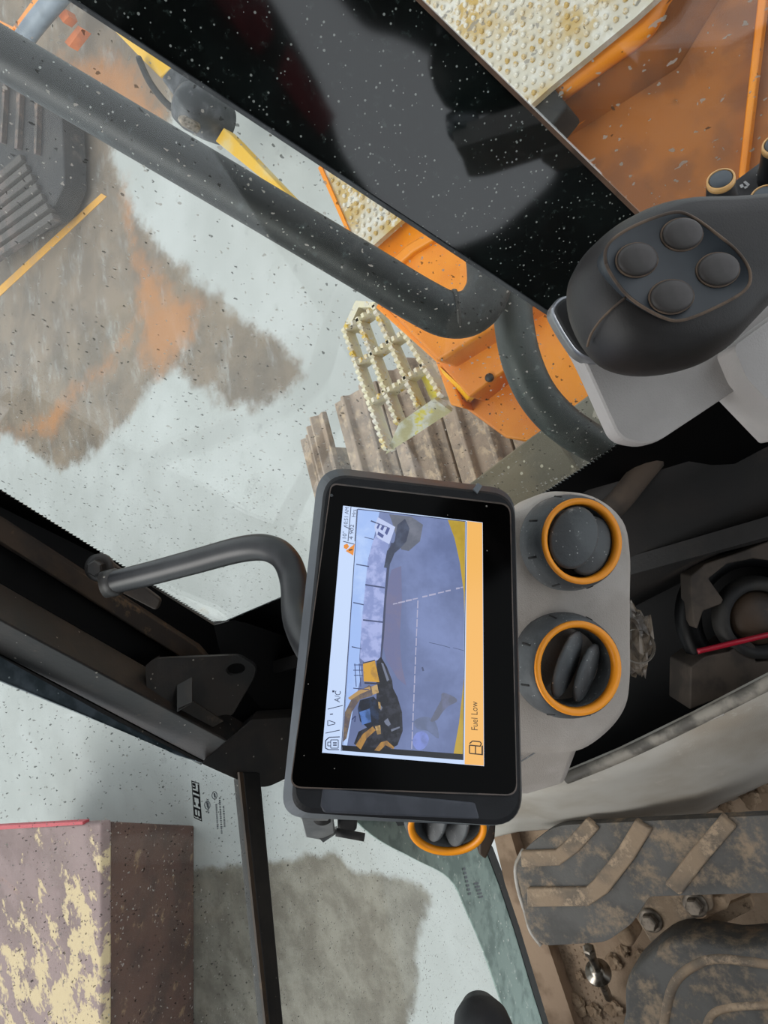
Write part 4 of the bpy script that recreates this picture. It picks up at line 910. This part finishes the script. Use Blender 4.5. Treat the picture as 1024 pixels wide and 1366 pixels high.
slab('end_plate', [Z(457, 438, zs), Z(474, 401, zs), Z(500, 403, zs), Z(500, 410, zs), Z(478, 410, zs), Z(464, 440, zs)], (0, 0, -.05), M_step, stp)
slab('infill_plate', [Z(*p, zs-.03) for p in ((560, 500), (571, 494), (588, 528), (575, 535))], (0, 0, -.01), mat('yellow_infill', '#d8c84a', '#cfc9a0', 30, rough=0.6), stp)

# right-hand track: every shoe its own piece
trk = thing('crawler_track', 'muddy steel crawler track under the access step', 'track', CAM+Vector((.9, 1.2, -2.2)))
M_shoe = mat('muddy_track_steel', '#9c8a7a', '#85776b', 12, rough=0.85, c3='#b5a18a', scale3=26, lo3=0.5, hi3=0.65, bump=0.8, bscale=90)
T0 = Z(474, 540, -1.62)                                  # outer front corner of the top run
xi, xo = Z(560, 690, -1.62).x-.35, T0.x+.03
def shoe(y, z, ang):
    c, s = math.cos(ang), math.sin(ang); mb = MB()
    prof = [(-.085, 0), (-.085, .018), (-.060, .020), (-.052, .048), (-.040, .048), (-.032, .020), (.020, .020), (.028, .040), (.040, .040), (.048, .020), (.085, .018), (.085, 0)]
    n = len(prof); v = []
    for x in (xi, xo):
        for a, b in prof: v.append(Vector((x, y+a*c+b*s, z-a*s+b*c)))
    f = [list(range(n)), list(range(2*n-1, n-1, -1))]+[[i, (i+1) % n, n+(i+1) % n, n+i] for i in range(n)]
    mk('track_shoe', v, f, M_shoe, trk, bevel=0.003)
yf = T0.y
for k in range(9): shoe(yf-.02-k*.176, T0.z, 0)
R = .30
for k in range(1, 6):
    a = k*.55; shoe(yf-.02+R*math.sin(a)+.08*(1-math.exp(-k)), T0.z-R*(1-math.cos(a)), a)
slab('track_frame', [Vector((xi+.1, yf-1.6, T0.z-.02)), Vector((xo-.1, yf-1.6, T0.z-.02)), Vector((xo-.1, yf, T0.z-.02)), Vector((xi+.1, yf, T0.z-.02))], (0, 0, -.45), M_iron, trk)
# grey-brown plates outside, right under the window
lg = thing('outer_plates', 'grey-brown plates outside, below the window sill', 'ledge', Z(720, 620, -1.2))
M_ledge = mat('plate_grey_brown', '#857861', '#6f6757', 8, rough=0.8, c3='#9a8e78', scale3=40, lo3=0.58, hi3=0.7, dots=('#c9bfa6', 110, 0.3, 0.18))
slab('ledge_plate', [Z(*p, -1.0) for p in ((612, 655), (700, 588), (728, 568), (790, 660), (720, 740), (660, 740))], (0, 0, -.06), M_ledge, lg, bevel=0.004)
slab('ledge_plate', [Z(*p, -1.02) for p in ((728, 568), (820, 500), (920, 560), (840, 640), (785, 655))], (0, 0, -.06), mat('plate_grey', '#7d786c', '#66625a', 8, rough=0.8, c3='#8e8a80', scale3=40, lo3=0.6, hi3=0.72), lg, bevel=0.004)
slab('ledge_strip', [Z(*p, -.995) for p in ((800, 505), (806, 503), (800, 560), (790, 556))], (0, 0, -.02), mat('pale_strip', '#a39a8c', rough=0.7), lg)

# ------------------------------------------------------------------ things on the yard
# rusty steel box with peeling paint in front of the machine
rb = thing('rusty_steel_box', 'reddish brown steel box with flaking cream paint in front of the windscreen', 'box', Z(100, 1230, -2.2))
M_boxtop = mat('flaking_cream_skylit', '#86706e', '#75605e', 4, rough=0.7, c3='#c0aa84', scale3=8, lo3=0.50, hi3=0.56, grad3=(-.22, -.12, 0), dots=('#5a4640', 60, 0.35, 0.3))  # base painted lighter than the body for sky light on the lid
M_boxside = mat('rusty_red_shaded', '#5b3e35', '#47302a', 5, rough=0.75, c3='#8a6f55', scale3=9, lo3=0.58, hi3=0.68, dots=('#9a8878', 60, 0.3, 0.15))  # base painted darker for the shaded sides
zb_ = -1.5
lid_ = [Z(*p, zb_) for p in ((134, 1098), (-70, 1106), (-70, 1520), (134, 1520))]
slab('lid', lid_, (0, 0, -.05), M_boxtop, rb, bevel=0.012)
lt = [p-Vector((0, 0, .05)) for p in lid_]; ltc = sum(lt, Vector())/4; lt = [ltc+(p-ltc)*.985 for p in lt]
lb_ = [Z(*p, -2.2) for p in ((259, 1101), (70, 1150), (70, 1530), (259, 1530))]      # tapered body, wider at the foot of the near side
mk('body', lt+lb_, [[0, 1, 2, 3], [7, 6, 5, 4]]+[[i, (i+1) % 4, 4+(i+1) % 4, 4+i] for i in range(4)], M_boxside, rb, bevel=0.01)
slab('red_edge', [Z(*p, zb_+.004) for p in ((110, 1096), (110, 1100), (-70, 1111), (-70, 1105))], (0, 0, -.03), mat('red_edge_paint', '#b3424c', rough=0.6), rb)

# hub with tapered yellow straps
hbq = thing('pivot_hub', 'round black pivot hub joining two tapered yellow arms', 'hub', Z(262, 152, -2.0))
M_hub = mat('dusty_black_hub', '#3a3c3f', '#55565a', 10, rough=0.5, c3='#7b7c80', scale3=20, lo3=0.62, hi3=0.75)
M_yarm = mat('worn_yellow_arm', '#d2a63c', '#c9b27a', 5, rough=0.7, c3='#8d8468', scale3=10, lo3=0.6, hi3=0.72)
zq = -1.9
ho_ = Z(269, 150, zq); R = (Z(291, 150, zq)-ho_).length*.82
lathe('hub', ho_, (0, 0, 1), [(R*.9, -.12), (R, -.05), (R, .05), (R*.85, .10), (R*.3, .13)], M_hub, hbq, seg=36)
lathe('hub_bolt', Z(258, 168, zq+.1), (0, 0, 1), [(R*.22, -.02), (R*.22, .05), (R*.12, .07)], M_bolt, hbq, seg=12)
slab('arm', [Z(*p, zq-.05) for p in ((128, 16), (137, 20), (230, 88), (213, 103), (185, 75))], (0, 0, -.06), M_yarm, hbq, bevel=0.006)
slab('arm', [Z(*p, zq-.05) for p in ((298, 170), (307, 178), (405, 281), (397, 277), (287, 188))], (0, 0, -.06), M_yarm, hbq, bevel=0.006)
slab('sleeve', [Z(*p, zq) for p in ((228, 86), (262, 112), (258, 135), (240, 143), (212, 104))], (0, 0, -.12), M_hub, hbq, bevel=0.02)
tube('hose', [Z(185, 78, zq-.02), Z(200, 110, zq-.02), Z(222, 138, zq-.02), Z(240, 148, zq-.02), Z(250, 140, zq)], R*.16, M_rubber, hbq)

# another machine's track and frame in the far corner
ft = thing('far_track', 'dark crawler track of another machine at the far corner of the yard', 'track', Z(30, 200, -2.2))
M_ft = mat('far_track_steel', '#4a4542', '#5f5450', 6, rough=0.8, c3='#7d6a5c', scale3=12, lo3=0.55, hi3=0.7)
zf_ = -2.03
slab('side_plate', [Z(*p, zf_) for p in rounded([(-60, 90), (10, 100), (82, 140), (86, 245), (68, 282), (30, 302), (-60, 335)], 8)], (0, 0, -.14), mat('far_dark_plate', '#2e2c2d', '#3a3736', 5, rough=0.75, c3='#5d544e', scale3=9, lo3=0.58, hi3=0.75), ft, bevel=0.01)
for k in range(7):
    a0_, a1_ = (-40, 262+k*16), (26+k*7, 205+k*13)
    slab('track_shoe', [Z(*p, zf_+.03) for p in (a0_, a1_, (a1_[0]+3, a1_[1]+8), (a0_[0], a0_[1]+10))], (0, 0, -.05), M_ft, ft, bevel=0.006)
for a, b, c, d in (((22, 118), (27, 116), (23, 198), (19, 198)), ((46, 132), (50, 132), (48, 205), (45, 205)), ((4, 108), (7, 106), (2, 190), (-1, 190))):
    slab('plate_rib', [Z(*p, zf_+.03) for p in (a, b, c, d)], (0, 0, -.03), M_ft, ft)
of = thing('orange_frame', 'orange steel frame with a grey pipe at the far corner', 'frame', Z(40, 20, -2.2))
zo = -1.8
slab('beam', [Z(*p, zo) for p in ((16, 36), (48, -8), (60, -8), (22, 42))], (0, 0, -.1), M_orange, of, bevel=0.008)
slab('beam', [Z(*p, zo) for p in ((-30, 12), (18, 36), (16, 42), (-30, 24))], (0, 0, -.1), M_orange, of, bevel=0.008)
slab('panel', [Z(*p, zo-.1) for p in ((24, 40), (52, -10), (72, -10), (36, 48))], (0, 0, -.05), mat('faded_orange', '#d0794a', '#b06a48', 6, rough=0.7), of)
slab('bracket', [Z(*p, zo-.15) for p in ((76, 18), (88, 12), (92, 22), (84, 30))], (0, 0, -.05), MATS['faded_orange'], of)
slab('bracket', [Z(*p, zo-.15) for p in ((86, 56), (104, 34), (110, 38), (92, 62))], (0, 0, -.05), MATS['faded_orange'], of)
tube('pipe', [Z(26, 60, zo+.05), Z(50, 28, zo+.05), Z(86, -14, zo+.05)], .05, mat('grey_pipe', '#7d8690', '#69727c', 8, rough=0.5), of, n=3)

# ------------------------------------------------------------------ roof and door side of the cab (they shade the cab and show in the glossy band)
M_liner = mat('grey_headliner', '#6d6d6c', '#777776', 20, rough=0.9)
cg = slab('ceiling', [WP(-.86, -.75, .34), WP(.62, -.75, .34), WP(.62, .62, .34), WP(-.86, .62, .34)], (0, 0, .04), M_liner)
tag(cg, 'grey cab roof lining above the driver', 'ceiling', kind='structure')
wl = thing('wall_left', 'black door side of the cab with an opening shaped for the band reflection', 'wall', WP(-.82, .3, -1.2), kind='structure')
def lw_(y, z, d=0): return WP(-.82, y, z)
plate_hole('door_panel', [(1.0, -1.2), (.95, .36), (-.75, .36), (-.75, -1.2)], rounded([(-.005, .30), (.015, .145), (.06, -.03), (.12, -.14), (.145, -.30), (.10, -.44), (0, -.49), (-.15, -.505), (-.21, -.48), (-.18, -.38), (-.135, -.30), (-.145, -.16), (-.12, -.08), (-.08, -.02), (-.09, .30)], .03, 3), 0, Vector((-.03, 0, 0)), M_dustblack, wl, lw_)  # opening outline cut to mirror as the grey patch in the band
M_reflred = mat('dark_red_reflected', '#8f2530', '#7a1c28', 20, rough=0.7)  # red slabs added only to be mirrored in the glossy band
slab('reflected_red', [WP(-.815, y, z) for y, z in ((.09, .25), (.03, .25), (.02, .153), (.06, .1), (.106, .10))], (.01, 0, 0), M_reflred, wl)
slab('reflected_red', [WP(-.815, y, z) for y, z in ((.049, .07), (.08, -.087), (.128, -.093), (.111, .043))], (.01, 0, 0), M_reflred, wl)
